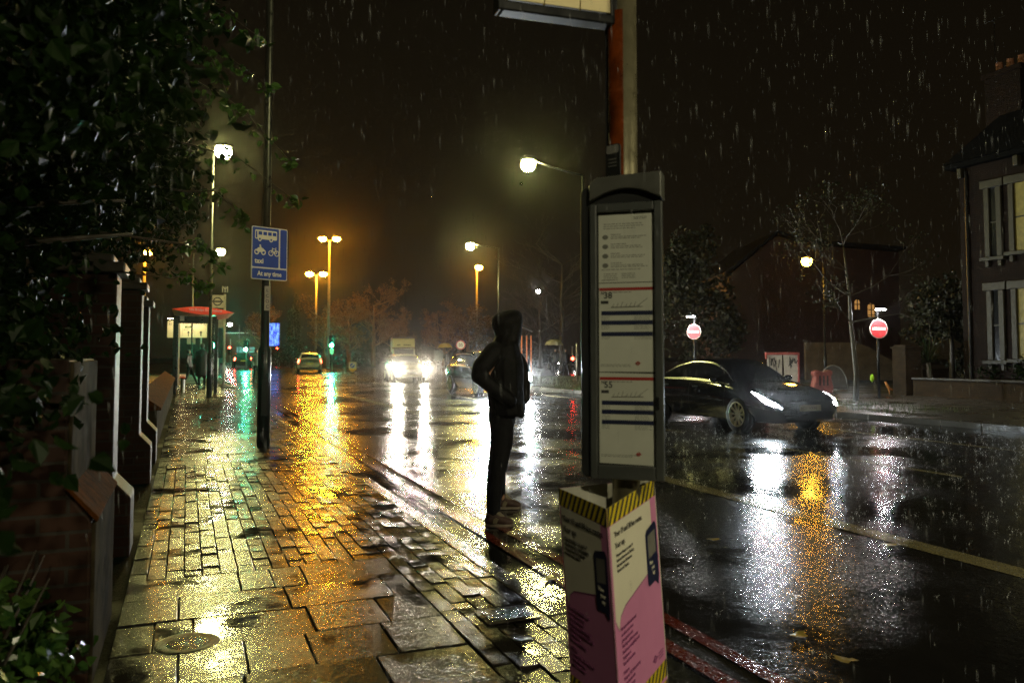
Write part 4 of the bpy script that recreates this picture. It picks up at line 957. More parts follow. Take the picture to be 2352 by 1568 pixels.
def flag_stop(label, base, h=4.0):
    t = thing('bus_stop_pole', label, 'bus stop', base)
    MB().tube([(0,0,0),(0,0,.03),(0,0,.12),(0,0,h)], [.32,.28,.05,.05], 14).build('pole', pm('pale_pole', (.34,.31,.24), .5), t, smooth=True)
    MB().box((-.30,0,h-.33), (.56,.05,.56), 0).build('flag', pm('pale_flag', (.38,.34,.26), .5), t, bevel=.01)
    b = MB(); ring(b, -.30, h-.33, .19, .05, -.03, 18); b.build('roundel_ring', INK, t)
    b = MB(); b.prism([(-.54,h-.365),(-.06,h-.365),(-.06,h-.295),(-.54,h-.295)], (0,-.035,0), X_, Z_, .004); b.build('roundel_bar', INK, t)
    MB().box((-.20,0,h-1.1), (.40,.04,.75)).build('route_panel', pm('route_panel_grey', (.22,.20,.15), .5), t, bevel=.01)
    text('stop_letter', 'M', .38, pm('letter_grey', (.35,.32,.26), .5), t, (0,-.03,h+.08), X_, Z_, 'CENTER')
    MB().box((.0,0,h+.2), (.03,.02,.26)).build('letter_stem', GALV, t)
    return t
g_ = G(513, 887); flag_stop('bus stop pole with round base and roundel flag in front of the shelter roof', (g_.x, g_.y, 0))
g_ = G(488, 872); bn = thing('litter_bin', 'black litter bin with a pale open front by the bus shelter', 'bin', (g_.x, g_.y, 0))
MB().box((0,0,.30), (.5,.5,.6)).box((0,0,.98), (.5,.5,.30)).build('body', BLACKP, bn, bevel=.02); MB().box((0,0,.72), (.40,.40,.26)).build('opening', WHITE, bn); MB().box((.26,-.0,.6), (.03,.5,1.1)).build('side_panel', WHITE, bn); MB().ball((0,0,1.13), (.27,.27,.12), 12, 0, 0, 1).build('lid', pm('bin_lid', (.4,.36,.28), .4), bn, smooth=True)
# direction sign
q = W(430, 756, 59.); ds = thing('direction_sign', 'large white direction sign with black road numbers and arrows seen through the shelter', 'sign', (q.x, q.y, 0), -YAW); ds.scale = (1.12, 1, 1)
z0 = q.z; sw = 2.62
SIGNW = pm('lit_white_sign', (.80,.70,.50), .45, var=.05)
MB().box((0,-.62,z0+.80), (2.2,.10,.05)).build('lamp_hood', BLACKP, ds, bevel=.01)  # unseen lamp bar added to brighten the sign panel
MB().box((0,-.62,z0+.765), (2.1,.07,.02)).build('lamp_tube', em('added_sign_strip', (1,.80,.48), 80), ds)  # tube of the added, unseen lamp bar
for x in (-.7, .7): MB().tube([(x,.0,z0+.62),(x,-.60,z0+.80)], .02, 6).build('lamp_arm', BLACKP, ds)
MB().prism(rrect(-sw/2,z0-.62,sw/2,z0+.62,.06), (0,.02,0), X_, Z_, .04).build('panel', SIGNW, ds)
for x in (-.9, .9): MB().tube([(x,.08,0),(x,.08,z0+.5)], .06, 8).build('post', GALV, ds)
b = MB()
for x in (-.45, .02+.35): pass
for x in (.10, .92):
    bar(b, x, z0-.50, x, z0-.22, .06, -.024); b.prism([(x-.11,z0-.27),(x+.11,z0-.27),(x,z0-.12)], (0,-.024,0), X_, Z_, .004)
for k in range(6):
    for x in (-.32, .52): bar(b, x, z0-.5+.16*k, x, z0-.42+.16*k, .02, -.024)
b.build('arrow_mark', INK, ds)
text('sign_lettering', 'A107 (N)', .21, INK, ds, (.10,-.026,z0+.30), X_, Z_, 'CENTER'); text('sign_lettering', 'A104 (E)', .21, INK, ds, (.92,-.026,z0+.30), X_, Z_, 'CENTER'); text('sign_lettering', 'A104 (E)', .2, INK, ds, (.10,-.026,z0-.10), X_, Z_, 'CENTER'); text('sign_lettering', 'A1', .21, INK, ds, (-1.1,-.026,z0+.30), X_, Z_, 'CENTER')
MB().prism([(-.15,z0+.09),(.38,z0+.09),(.38,z0+.25),(-.15,z0+.25)], (0,-.023,0), X_, Z_, .004).build('green_patch', pm('sign_green', (.02,.10,.02), .5), ds)
text('sign_lettering', 'M11', .14, SIGNW, ds, (.11,-.029,z0+.12), X_, Z_, 'CENTER')
MB().prism(rrect(-.0,z0-1.1,.55,z0-.68,.03), (0,.02,0), X_, Z_, .03).build('lower_plate', pm('dim_plate', (.22,.20,.15), .5), ds)

# ------------------------------------------------------------------ traffic signals
def signal(label, px, py, D, lit, plate=False, group='traffic signals showing green', gmat=None, zmin=None):
    p = W(px, py, D); t = thing('traffic_light', label, 'traffic light', (p.x, p.y, ROADZ+.02), -YAW, group); z = p.z-ROADZ-.02
    MB().tube([(0,.14,0),(0,.14,z+.95)], .055, 10).build('pole', GALV, t, smooth=True)
    zc = z+.30 if lit == 'green' else z-.30
    MB().prism(rrect(-.24,zc-.52,.24,zc+.52,.05), (0,.06,0), X_, Z_, .02).build('backing_board', BLACKP, t)
    MB().box((0,-.03,zc), (.28,.14,.92)).build('housing', BLACKP, t, bevel=.02)
    for k, m_ in ((1,L_RED if lit == 'red' else GLASSD),(0,GLASSD),(-1,(gmat or L_GREEN) if lit == 'green' else GLASSD)):
        MB().ball((0,-.10,zc+.30*k), (.14,.05,.14), 12).build('lens', m_, t, smooth=True)
        b = MB(); b.tube([(0.115*math.cos(a),-.11,zc+.30*k+.115*math.sin(a)) for a in [PI*q/6 for q in range(7)]], .012, 5); b.tube([(0.115*math.cos(a),-.20,zc+.30*k+.115*math.sin(a)) for a in [PI*q/6 for q in range(7)]], .012, 5); b.build('visor', BLACKP, t)
    if plate: MB().prism(rrect(-.17,z-.72,.17,z-.28,.03), (0,.0,0), X_, Z_, .03).build('plate', pm('signal_plate', (.5,.42,.25), .5), t)
    return t
signal('green traffic light on the junction island with a pale plate below it', 762, 793, 66, 'green', True)
signal('green traffic light glowing beside the bus shelter post', 491, 793, 58, 'green')
signal('green traffic light far down the road left of the black sign column', 565, 802, 72, 'green')
signal('red traffic light near the timetable case, above the far grass', 1315, 823, 62, 'red', group='traffic signals showing red')
signal('small red traffic light between the bus stop flag and the black sign column', 528, 798, 88, 'red', group='traffic signals showing red')
signal('tiny red traffic light below the blue lit billboard', 638, 799, 96, 'red', group='traffic signals showing red')

# billboard, bollard, round signs
q = W(628, 768, 92); bl = thing('billboard', 'tall blue lit advertising screen just right of the black column', 'billboard', (q.x, q.y, 0), -YAW)
MB().box((0,.1,q.z), (1.5,.18,2.8)).build('case', BLACKP, bl, bevel=.03); MB().tube([(0,.12,0),(0,.12,q.z-1.4)], .15, 8).build('post', BLACKP, bl)
bm_ = bpy.data.materials.new('blue_screen'); bm_.use_nodes = True; nt = bm_.node_tree; nt.nodes.clear(); o = nd(nt, 'ShaderNodeOutputMaterial'); e_ = nd(nt, 'ShaderNodeEmission')
tc = nd(nt, 'ShaderNodeTexCoord'); mp = nd(nt, 'ShaderNodeMapping'); mp.inputs['Scale'].default_value = (2.4,1,.9); nt.links.new(tc.outputs['Object'], mp.inputs[0])
nt.links.new(mix_col(nt, mapr(nt, noise(nt, 2.2, 4, mp.outputs[0]), .42, .62, 0, 1), (.02,.04,.75), (.25,.5,1.)), e_.inputs[0]); e_.inputs[1].default_value = 1.6
nt.links.new(e_.outputs[0], o.inputs[0])
MB().box((0,-.01,q.z), (1.36,.03,2.62)).build('screen', bm_, bl)
g_ = G(810, 857, ROADZ); bo = thing('bollard', 'yellow and white traffic bollard with an arrow disc at the junction', 'bollard', (g_.x, g_.y, ROADZ), -YAW)
MB().prism([(-.28,.35),(.28,.35),(.28,.85),(-.28,.85)], (0,.1,0), X_, Z_, .2).build('top_panel', pm('bollard_white', (.6,.55,.45), .4), bo, bevel=.02)
b = MB(); b.prism([(-.28,.30),(0,.06),(.28,.30),(.28,.34),(-.28,.34)], (0,.1,0), X_, Z_, .2); b.build('yellow_foot', pm('bollard_yellow', (.7,.38,.02), .4), bo, bevel=.02)
b = MB(); b.prism([(.19*math.cos(k*PI/8), .60+.19*math.sin(k*PI/8)) for k in range(16)], (0,-.101,0), X_, Z_, .006); b.build('disc', BLUE, bo)
b = MB(); bar(b, -.09,.50,.08,.68,.05,-.109); b.prism([(.0,.72),(.12,.72),(.12,.60)], (0,-.109,0), X_, Z_, .004); b.build('arrow_mark', WHITE, bo)
MB().box((0,.0,.03), (.3,.18,.06)).build('base', DKGREY, bo)
def round_sign(label, px, py, D, r, build, group=None, lampd=False, z0=.0, face=None):
    p = W(px, py, D); t = thing('round_sign', label, 'sign', (p.x, p.y, z0), -YAW if face is None else face, group); z = p.z-z0
    MB().tube([(0,.05,0),(0,.05,z+r+(.32 if lampd else .0))], .042, 10).build('post', BLACKP, t, smooth=True)
    circ = lambda q: [(q*math.cos(k*PI/14), z+q*math.sin(k*PI/14)) for k in range(28)]
    MB().prism(circ(r), (0,.0,0), X_, Z_, .012).build('plate', WHITE, t)
    build(t, z, r, circ)
    if lampd:
        b = MB(); b.tube([(0,.05,z+r+.3),(-.02,-.16,z+r+.30)], .02, 6); b.build('lamp_arm', BLACKP, t)
        MB().box((-.04,-.20,z+r+.33), (.36,.10,.04)).build('lamp_hood', BLACKP, t, bevel=.01)
        MB().box((-.04,-.20,z+r+.295), (.32,.08,.025)).build('lamp_tube', L_SIGN, t)
    return t
REDS = pm('sign_red', (.50,.035,.04), .4)
def noentry(t, z, r, circ):
    MB().prism(circ(r*.93), (0,-.0125,0), X_, Z_, .004).build('red_disc', REDS, t)
    MB().prism([(-r*.72,z-r*.14),(r*.72,z-r*.14),(r*.72,z+r*.14),(-r*.72,z+r*.14)], (0,-.0175,0), X_, Z_, .003).build('white_bar', WHITE, t)
round_sign('round red no entry sign lit from above, right of the slim bare tree', 2018, 755, 25.4, .31, noentry, 'lit no entry signs', True, face=-YAW+rad(8))
round_sign('round red no entry sign lit from above, seen over the black car roof', 1594, 762, 31.5, .305, noentry, 'lit no entry signs', True, face=-YAW+rad(-38))
def twenty(t, z, r, circ):
    b = MB(); n_ = 24
    for k in range(n_):
        a0_, a1_ = 2*PI*k/n_, 2*PI*(k+1)/n_
        b.prism([(r*.97*math.cos(a0_),z+r*.97*math.sin(a0_)),(r*.97*math.cos(a1_),z+r*.97*math.sin(a1_)),(r*.78*math.cos(a1_),z+r*.78*math.sin(a1_)),(r*.78*math.cos(a0_),z+r*.78*math.sin(a0_))], (0,-.0125,0), X_, Z_, .004)
    b.build('red_ring', REDS, t); text('numeral', '20', r*.95, INK, t, (0,-.016,z-r*.32), X_, Z_, 'CENTER')
round_sign('round 20 speed limit sign above the charcoal hatchback', 1058, 792, 50, .30, twenty, z0=ROADZ)
q = W(1008, 815, 62); t = thing('sign_board', 'dull blue green back of a road sign board left of the yellow umbrella', 'sign', (q.x, q.y, ROADZ), -YAW)
MB().prism([(-.35,q.z-.35),(.25,q.z-.35),(.42,q.z+.05),(.25,q.z+.48),(-.35,q.z+.48)], (0,0,0), X_, Z_, .03).build('board', pm('dull_teal', (.10,.13,.12), .5), t)
for x in (-.25, .2): MB().tube([(x,.05,0),(x,.05,q.z+.3)], .04, 8).build('post', GALV, t)
for px, D, h, lab in ((948,58,1.3,'short grey post at the junction right of the yellow bollard'),(1325,42,1.9,'thin pale post on the far grass verge beside the timetable case')):
    q = W(px, 810, D); b = MB(); b.tube([(0,0,0),(0,0,h)], .05, 8); b.ball((0,0,h), .06, 8); tag(b.build('post', GALV, smooth=True), lab, 'post', loc=(q.x, q.y, ROADZ if D > 45 else 0)); 
bpy.data.objects['post'].name = 'post'
# second shelter behind the person, orange lamp light put into the post colour
q = W(1209, 810, 44); t = thing('bus_shelter', 'narrow orange lit shelter frame immediately right of the hooded head', 'bus shelter', (q.x, q.y, 0), -YAW)
ORP = pm('orange_tinted_post', (.45,.13,.03), .4)
for x in (-.26, .02, .26): MB().box((x,0,1.2), (.07,.07,2.4)).build('post', ORP, t, bevel=.01)
MB().prism([(-.45,2.95),(.35,2.62),(.35,2.70),(-.45,3.03)], (0,1.5,0), X_, Z_, 2.4).build('roof', DKGREY, t)
MB().box((-.3,0,2.6), (.05,.05,.6)).build('roof_post', DKGREY, t)
MB().add([(-.26,.0,.3),(.26,.0,.3),(.26,.0,2.2),(-.26,.0,2.2)], [(0,1,2,3)]).build('glass_panel', CLEAR, t)

# ------------------------------------------------------------------ houses, walls and trees on the right
HB = brickmat('house_brick', (.012,.0045,.002), (.008,.003,.0015), (.007,.005,.004), rough=.8)
HB.node_tree.nodes['Principled BSDF'].inputs['Specular IOR Level'].default_value = .15
HSTONE = pm('dark_house_stone', (.013,.010,.0035), .6, bump=.2, bscale=30)  # dark stone for trim and coping
ROOF = pm('wet_slate', (.006,.006,.007), .6, bump=.4, bscale=8, spec=.15)
cx, cy = 24.6, 19.4
hs = thing('brick_house', 'tall dark brick house with pale stone window surrounds at the right edge', 'house', (cx, cy, 0))
Wd, Dp, EZ = 9.5, 9.0, 7.95            # frontage runs towards -y from the corner
MB().box((Wd/2,-Dp/2,EZ/2), (Wd,Dp,EZ)).build('wall', HB, hs)
MB().add([(-.35,.35,EZ),(Wd,.35,EZ),(Wd,-Dp-.3,EZ),(-.35,-Dp-.3,EZ),(1.9,-1.5,EZ+2.6),(Wd-2,-1.5,EZ+2.6),(Wd-2,-Dp+1.6,EZ+2.6),(1.9,-Dp+1.6,EZ+2.6)], [(0,1,5,4),(1,2,6,5),(2,3,7,6),(3,0,4,7),(4,5,6,7),(3,2,1,0)]).build('roof', ROOF, hs)
ch = MB(); ch.box((1.5,-.9,EZ+1.6), (.9,1.3,3.0)); ch.box((1.5,-.9,EZ+3.1), (1.05,1.45,.18)); ch.build('chimney', HB, hs, bevel=.02)
cp_ = MB()
for y in (-1.3,-.9,-.5): cp_.tube([(1.5,y,EZ+3.15),(1.5,y,EZ+3.6)], [.14,.11], 10)
cp_.build('chimney_pot', pm('terracotta', (.2,.08,.04), .6), hs)
c2 = MB(); c2.box((4.2,-1.2,EZ+1.9), (.8,1.1,2.2)); c2.build('chimney', HB, hs, bevel=.02)
MB().tube([(1.3,-.5,EZ+3),(1.3,-.5,EZ+5.2)], .012, 5).tube([(1.3,-.9,EZ+5.1),(1.3,-.1,EZ+5.1)], .01, 4).build('aerial', BLACKP, hs)
MB().box((-.18,-Dp/2,EZ-.10), (.30,Dp+.6,.18)).box((Wd/2,.18,EZ-.10), (Wd,.30,.18)).build('cornice', pm('matt_black_cornice', (.006,.006,.006), .9, spec=.02), hs, bevel=.02)  # matt black with almost no sheen
for y in (.0,-2.0,-3.2,-4.6): MB().box((-.10,y-.15,EZ-.36), (.20,.16,.34)).build('eaves_bracket', HSTONE, hs, bevel=.02)
WIN = pm('night_pane', (.01,.011,.012), .1, rvar=.03)
BLIND = pm('yellow_blind', (.20,.16,.03), .6)
for (yc, z0, z1, wd, blind) in ((-1.25,4.6,6.9,.24,False),(-2.45,4.7,6.9,.95,True),(-1.25,1.2,3.5,.24,False),(-2.45,1.25,3.5,.95,True),(-4.6,5.0,7.15,.95,False),(-4.6,1.25,3.65,.95,False)):
    wf = MB(); wf.box((-.05,yc-wd/2-.09,(z0+z1)/2), (.10,.18,z1-z0)); wf.box((-.05,yc+wd/2+.09,(z0+z1)/2), (.10,.18,z1-z0)); wf.box((-.07,yc,z1+.13), (.14,wd+.56,.26))
    wn = wf.build('window', HSTONE, hs, bevel=.015)
    MB().box((-.10,yc,z0-.06), (.22,wd+.6,.12)).box((-.06,yc-wd/2-.1,z0-.22), (.12,.12,.2)).box((-.06,yc+wd/2+.1,z0-.22), (.12,.12,.2)).build('sill', HSTONE, wn, bevel=.012)
    MB().box((-.012,yc,(z0+z1)/2), (.024,wd,z1-z0)).build('pane', BLIND if blind else WIN, wn)
    MB().box((-.03,yc,(z0+z1)/2), (.03,wd,.05)).build('glazing_bar', HSTONE, wn)
MB().tube([(-.06,-.3,.1),(-.06,-.3,EZ-.3)], .05, 8).build('drainpipe', BLACKP, hs)
# garden wall and pier in front of it
gw = thing('garden_wall', 'low garden wall of dark stock brick in front of the tall house', 'wall', (23.1, 20.0, 0))
b = MB(); L2 = 13.; b.prism([(0,0),(L2,0),(L2,.55),(0,.55)], (0,0,0), (.10,-.995,0), Z_, .23); b.build('wall', BRICKY, gw)
b = MB(); b.prism([(0,.55),(L2,.55),(L2,.62),(0,.62)], (-.03,0,0), (.10,-.995,0), Z_, .29); b.build('coping', HSTONE, gw, bevel=.01)
q = W(2082, 810, 27.6); gp = thing('gate_pier', 'square yellowish brick gate pier right of the lit no entry sign', 'pier', (q.x, q.y, 0), -YAW+.3)
MB().box((0,0,.80), (.66,.6,1.6)).build('shaft', BRICKY, gp); MB().box((0,0,1.63), (.76,.7,.06)).box((0,0,1.69), (.6,.54,.06)).build('cap', BRICKY, gp, bevel=.01)
# gabled house
q = W(1787, 810, 48.); gh = thing('gabled_house', 'dark red brick gabled house behind the trees and the orange lamp', 'house', (q.x, q.y, 0), -YAW)
z_p = 1.45+(810-540)/FPX*48; zl = 1.45+(810-632)/FPX*48
MB().prism([(-2.9,0),(7.4,0),(7.4,z_p-1.0),(1.8,z_p-.55),(0,z_p),(-2.9,zl)], (0,9,0), X_, Z_, 9).build('wall', brickmat('red_house_brick', (.034,.007,.004), (.026,.006,.003), (.016,.010,.008)), gh)
MB().prism([(-3.2,zl-.05),(0,z_p+.08),(1.8,z_p-.45),(7.7,z_p-.9),(7.7,z_p-.7),(1.8,z_p-.25),(0,z_p+.28),(-3.2,zl+.16)], (0,9.3,0), X_, Z_, 9.6).build('roof', ROOF, gh)
for px, py, ww, hh_ in ((1969,699,.15,.32),(2001,711,.20,.42)):
    p = W(px, py, 47.97); lp = Vector((p.x-q.x, p.y-q.y)); xx = lp.x*RT.x+lp.y*RT.y
    n_ = 8; pl_ = [(xx-ww,p.z-hh_),(xx+ww,p.z-hh_)]+[(xx+ww*math.cos(PI*k/n_), p.z+hh_*.45+ww*math.sin(PI*k/n_)) for k in range(n_+1)]
    wn = MB().prism(pl_, (0,-.004,0), X_, Z_, .02).build('window', L_WIN, gh)
    b = MB()
    for k in range(-1, 2): b.box((xx, -.045, p.z+k*.33), (ww*2,.03,.05))
    b.box((xx,-.05,p.z), (.05,.03,hh_*2)); b.build('glazing_bar', BLACKP, wn)
# ------------------------------------------------------------------ trees
def bare_tree(label, base, h, spread, seed, mat=BARK, levels=5, r0=.10, leaves=0, lmat=None, lean=(0,0), name='bare_tree', first=.3, up=.25, group=None, cnt=3, lsz=.08):
    rr = random.Random(seed); t = thing(name, label, 'tree', base, 0, group)
    tk = MB(); cw = MB(); tips = []
    pts = [Vector((lean[0]*k/6+rr.gauss(0,.03*h/6), lean[1]*k/6+rr.gauss(0,.03*h/6), h*.72*k/6)) for k in range(7)]; pts[0] = Vector((0,0,0))
    tk.tube(pts, [r0*(1-.75*k/6) for k in range(7)], 8)
    def grow(p, d, L, r, lv):
        q = p+d*L*.5+Vector((rr.gauss(0,.06), rr.gauss(0,.06), rr.gauss(0,.05)))*L; e = q+(d+Vector((rr.gauss(0,.2), rr.gauss(0,.2), rr.gauss(.05,.15)))).normalized()*L*.5
        cw.tube([p, q, e], [r, r*.75, r*.5], 4 if lv > 2 else 3, 0, False); tips.append(e)
        if lv <= 1: return
        for _ in range(cnt if lv > 2 else 3):
            nd_ = (d+Vector((rr.gauss(0,.55), rr.gauss(0,.55), rr.gauss(up,.35)))).normalized(); s0 = rr.choice((q, e, e))
            grow(s0, nd_, L*rr.uniform(.5,.75), r*.5, lv-1)
    for k in range(2, 7):
        if k/6*.72 < first: continue
        for _ in range(3):
            a = rr.uniform(0, 6.28); grow(pts[k], Vector((math.cos(a), math.sin(a), rr.uniform(.2,.9))).normalized(), spread*rr.uniform(.35,.6), r0*.42*(1-.5*k/6), levels-1)
    tk.build('trunk', mat, t, smooth=True)
    mats = [mat]
    if leaves:
        mats.append(lmat or LEAFFAR)
        for _ in range(leaves): leaf(cw, rr.choice(tips)+Vector((rr.gauss(0,.12), rr.gauss(0,.12), rr.gauss(0,.12))), lsz*rr.uniform(.6,1.3), 1)
    cw.build('crown', mats, t); return t
def leafy(label, base, blobs, n, s, mat=LEAFFAR, name='evergreen_tree', r0=.12, cat='tree', group=None, gap=.55):
    t = thing(name, label, cat, base, 0, group); zt_ = max(c[2] for c, r in blobs)
    MB().tube([(0,0,0),(.05,0,zt_*.5),(0,.05,zt_)], [r0,r0*.7,r0*.2], 7).build('trunk', BARK, t, smooth=True)
    b = MB(); tot = sum(r[0]*r[2] for c, r in blobs)
    for c, r in blobs:
        cl = []
        for _ in range(max(4, int(26*r[0]*r[2]/tot*len(blobs)))):
            d = Vector((rnd.gauss(0,1), rnd.gauss(0,1), rnd.gauss(0,1))).normalized()*rnd.uniform(.35,1)
            cl.append(Vector((c[0]+d.x*r[0], c[1]+d.y*r[1], c[2]+d.z*r[2])))
        for _ in range(int(n*r[0]*r[2]/tot)):
            p = rnd.choice(cl)+Vector((rnd.gauss(0,r[0]*.16), rnd.gauss(0,r[1]*.16), rnd.gauss(0,r[2]*.13))); leaf(b, p, s*rnd.uniform(.6,1.4))
    b.build('crown', mat, t); return t
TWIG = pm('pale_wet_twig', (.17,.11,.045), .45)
q = G(1966, 920); bare_tree('slim young tree with a pale trunk and sparse leaves at the far kerb', (q.x, q.y, 0), 6.6, 2.4, 5, pm('pale_bark', (.05,.042,.028), .5, bump=.4, bscale=20), 5, .085, 900, leafmat('sparse_leaf', (.010,.014,.005), (.025,.03,.01), .3, .4), (-.25,.1), first=.32, lsz=.09)
for px, D, h, sp_, sd, lab in ((1290,62,11.5,4.2,3,'large bare tree between the hooded person and the timetable case'),(1240,72,9,3.4,8,'smaller bare tree just right of the hooded head, further back')):
    q = W(px, 810, D); bare_tree(lab, (q.x, q.y, 0), h, sp_, sd, BARK, 6, .22, first=.22)
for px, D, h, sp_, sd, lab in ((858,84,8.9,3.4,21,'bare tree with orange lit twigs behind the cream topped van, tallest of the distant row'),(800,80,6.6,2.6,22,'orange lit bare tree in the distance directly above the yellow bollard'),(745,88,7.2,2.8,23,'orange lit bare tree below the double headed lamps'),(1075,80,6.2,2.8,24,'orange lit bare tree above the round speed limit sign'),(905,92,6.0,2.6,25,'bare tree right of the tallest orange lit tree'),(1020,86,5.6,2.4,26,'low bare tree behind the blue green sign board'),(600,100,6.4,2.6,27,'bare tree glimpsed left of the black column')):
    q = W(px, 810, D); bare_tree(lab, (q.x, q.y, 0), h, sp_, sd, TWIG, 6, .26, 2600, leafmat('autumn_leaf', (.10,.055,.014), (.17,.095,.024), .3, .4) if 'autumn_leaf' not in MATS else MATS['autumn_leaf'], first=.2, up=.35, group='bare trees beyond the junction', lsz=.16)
q = W(672, 810, 74); leafy('narrow dark cypress standing right of the blue billboard', (q.x, q.y, 0), [((0,0,1.5),(.9,.9,1.6)),((.05,0,3.2),(.8,.8,1.5)),((.1,0,4.8),(.5,.5,1.3)),((.2,0,6.0),(.25,.25,.9)),((-.3,0,5.1),(.22,.22,.7))], 2600, .16, name='cypress')
for px, D, hh_, ww, lab in ((640,84,2.6,2.0,'dark rounded bush under the blue billboard'),(705,90,2.2,3.0,'dark hedge bush behind the silver car'),(790,90,3.0,3.2,'dark bush behind the yellow bollard'),(870,96,3.2,3.4,'dark bush left of the box van'),(985,92,3.0,3.6,'dark bush right of the white car'),(1060,90,3.0,3.0,'dark bush behind the 20 sign'),(1150,88,3.4,3.2,'dark bush directly behind the hooded person'),(1235,92,2.8,3.0,'dark bush beyond the orange lit shelter frame')):
    q = W(px, 810, D); leafy(lab, (q.x, q.y, 0), [((rnd.uniform(-.3,.3)*ww,0,hh_*.45),(ww*.6,ww*.5,hh_*.5)),((-ww*.5,0,hh_*.4),(ww*.45,ww*.4,hh_*.42)),((ww*.5,0,hh_*.36),(ww*.45,ww*.4,hh_*.4))], 900, .24, name='bush', cat='bush', group='dark bushes beyond the junction')
q = W(1600, 810, 44); leafy('dense dark evergreen tree rising above the black car roof', (q.x, q.y, 0), [((-.6,0,4.2),(2.0,1.8,3.4)),((1.0,0,3.4),(1.9,1.6,2.8)),((-1.2,0,6.2),(1.4,1.4,2.2)),((.2,.3,7.0),(1.1,1.1,1.4)),((2.2,0,2.2),(1.2,1.2,2.0))], 4200, .26, leafmat('evergreen_leaf', (.008,.010,.005), (.02,.024,.010), .2, .5))
q = W(2185, 810, 30.5); leafy('dark leafy tree between the no entry sign and the tall house', (q.x, q.y, 0), [((0,0,3.3),(1.5,1.2,1.5)),((-1.0,0,2.6),(1.0,1.,1.2)),((.8,0,2.0),(1.0,1.,1.4))], 2200, .17, LEAFFAR)
pt = thing('palm_shrub', 'spiky leaved palm shrub behind the low garden wall', 'plant', tuple(W(2135, 810, 27.8).to_2d())+(0,)); b = MB(); b.tube([(0,0,0),(0,.05,1.1)], [.1,.08], 7)
b.build('stem', BARK, pt); b = MB()
for k in range(70):
    a = rnd.uniform(0, 6.28); el = rnd.uniform(-.2, 1.4); d = Vector((math.cos(a)*math.cos(el), math.sin(a)*math.cos(el), math.sin(el))); sd = Vector((-math.sin(a), math.cos(a), 0))*.022
    L_ = rnd.uniform(.7, 1.35); p0 = Vector((0,.05,1.1)); p1 = p0+d*L_*.55; p2 = p0+d*L_+Vector((0,0,-.28*L_*math.cos(el)))
    b.add([p0-sd*.5, p0+sd*.5, p1+sd, p1-sd, p2], [(0,1,2,3),(3,2,4)])
b.build('leaves', leafmat('palm_leaf', (.015,.03,.012), (.04,.06,.02), .3, .3), pt)
for px, D, lab in ((2260,26.2,'leafy garden shrub below the lower window of the tall house'),(2330,24.4,'leafy garden shrub nearest the right edge, behind the low wall')):
    q = W(px, 810, D); leafy(lab, (q.x+.5, q.y, 0), [((0,0,.8),(.7,.5,.55)),((.4,0,.6),(.5,.4,.5))], 800, .08, LEAFD, 'garden_shrub', .03, 'shrub', 'garden shrubs in front of the tall house')
# street clutter behind the black car
q = W(1797, 810, 30.); t = thing('safety_barrier', 'red topped white safety barrier with dark scrawls behind the black car', 'barrier', (q.x, q.y, 0), -YAW)
BR_ = pm('barrier_red', (.34,.05,.04), .4); zt_ = 1.45-2/FPX*30
for x0_, x1_ in ((-.60,.0),(.02,.60)):
    MB().prism([(x0_+.06,.35),(x1_-.03,.35),(x1_-.02,zt_-.05),(x0_+.02,zt_-.05)], (0,.02,0), X_, Z_, .03).build('panel', pm('barrier_white', (.5,.45,.40), .5, var=.2), t)
    b = MB()
    for k in range(9):
        xa = rnd.uniform(x0_+.08, x1_-.08); bar(b, xa, rnd.uniform(.75, zt_-.3), xa+rnd.uniform(-.12,.12), rnd.uniform(zt_-.3, zt_-.1), .03, -.011-.0004*k)
    b.build('scrawl_mark', INK, t)
MB().box((0,0,zt_), (1.28,.08,.10)).box((-.61,0,zt_-.1), (.06,.06,.2)).box((.60,0,zt_/2), (.07,.07,zt_)).box((-.58,0,zt_/4), (.07,.07,zt_/2)).build('frame', BR_, t, bevel=.01)
for x in (-.45, .45): MB().box((x,0,.18), (.25,.5,.36)).build('foot', DKGREY, t, bevel=.02)
q = W(1886, 810, 29.); t = thing('water_barrier', 'stubby dull red plastic barrier left of the grey hoop', 'barrier', (q.x, q.y, 0), -YAW)
b = MB(); b.prism([(-.36,0),(.36,0),(.36,.2),(.28,.6),(.33,.68),(.33,.80),(.20,.84),(.12,.78),(-.10,.78),(-.18,.83),(-.33,.78),(-.33,.66),(-.28,.58),(-.36,.2)], (0,.2,0), X_, Z_, .4); b.build('shell', pm('faded_red_plastic', (.22,.045,.035), .4), t, bevel=.04)
b = MB()
for x in (-.14, 0, .14): b.box((x,-.205,.45), (.05,.01,.35))
b.build('groove', DKGREY, t)
q = W(1912, 810, 30.); t = thing('hoop_barrier', 'grey semicircular hoop panel standing on the far pavement', 'barrier', (q.x, q.y, 0), -YAW)
zc = 1.45-84/FPX*30; R_ = .56
b = MB(); b.tube([(R_*math.cos(a), 0, zc-.0+R_*1.62*math.sin(a)) for a in [PI*k/20 for k in range(21)]], .022, 6); b.tube([(-R_,0,zc),(R_,0,zc)], .02, 6)
for x in (-R_, R_): b.tube([(x,0,0),(x,0,zc)], .02, 6)
b.build('frame', GALV, t, smooth=True)
b = MB(); b.add([(R_*.97*math.cos(a), .005, zc+R_*1.58*math.sin(a)) for a in [PI*k/20 for k in range(21)]], [tuple(range(21))]); b.build('infill_panel', pm('dim_mesh_panel', (.06,.05,.045), .5), t)
q = W(1885, 810, 40.); t = thing('pale_wall', 'pale curved garden wall sloping down behind the slim tree', 'wall', (q.x+4, q.y+1, 0), -YAW)
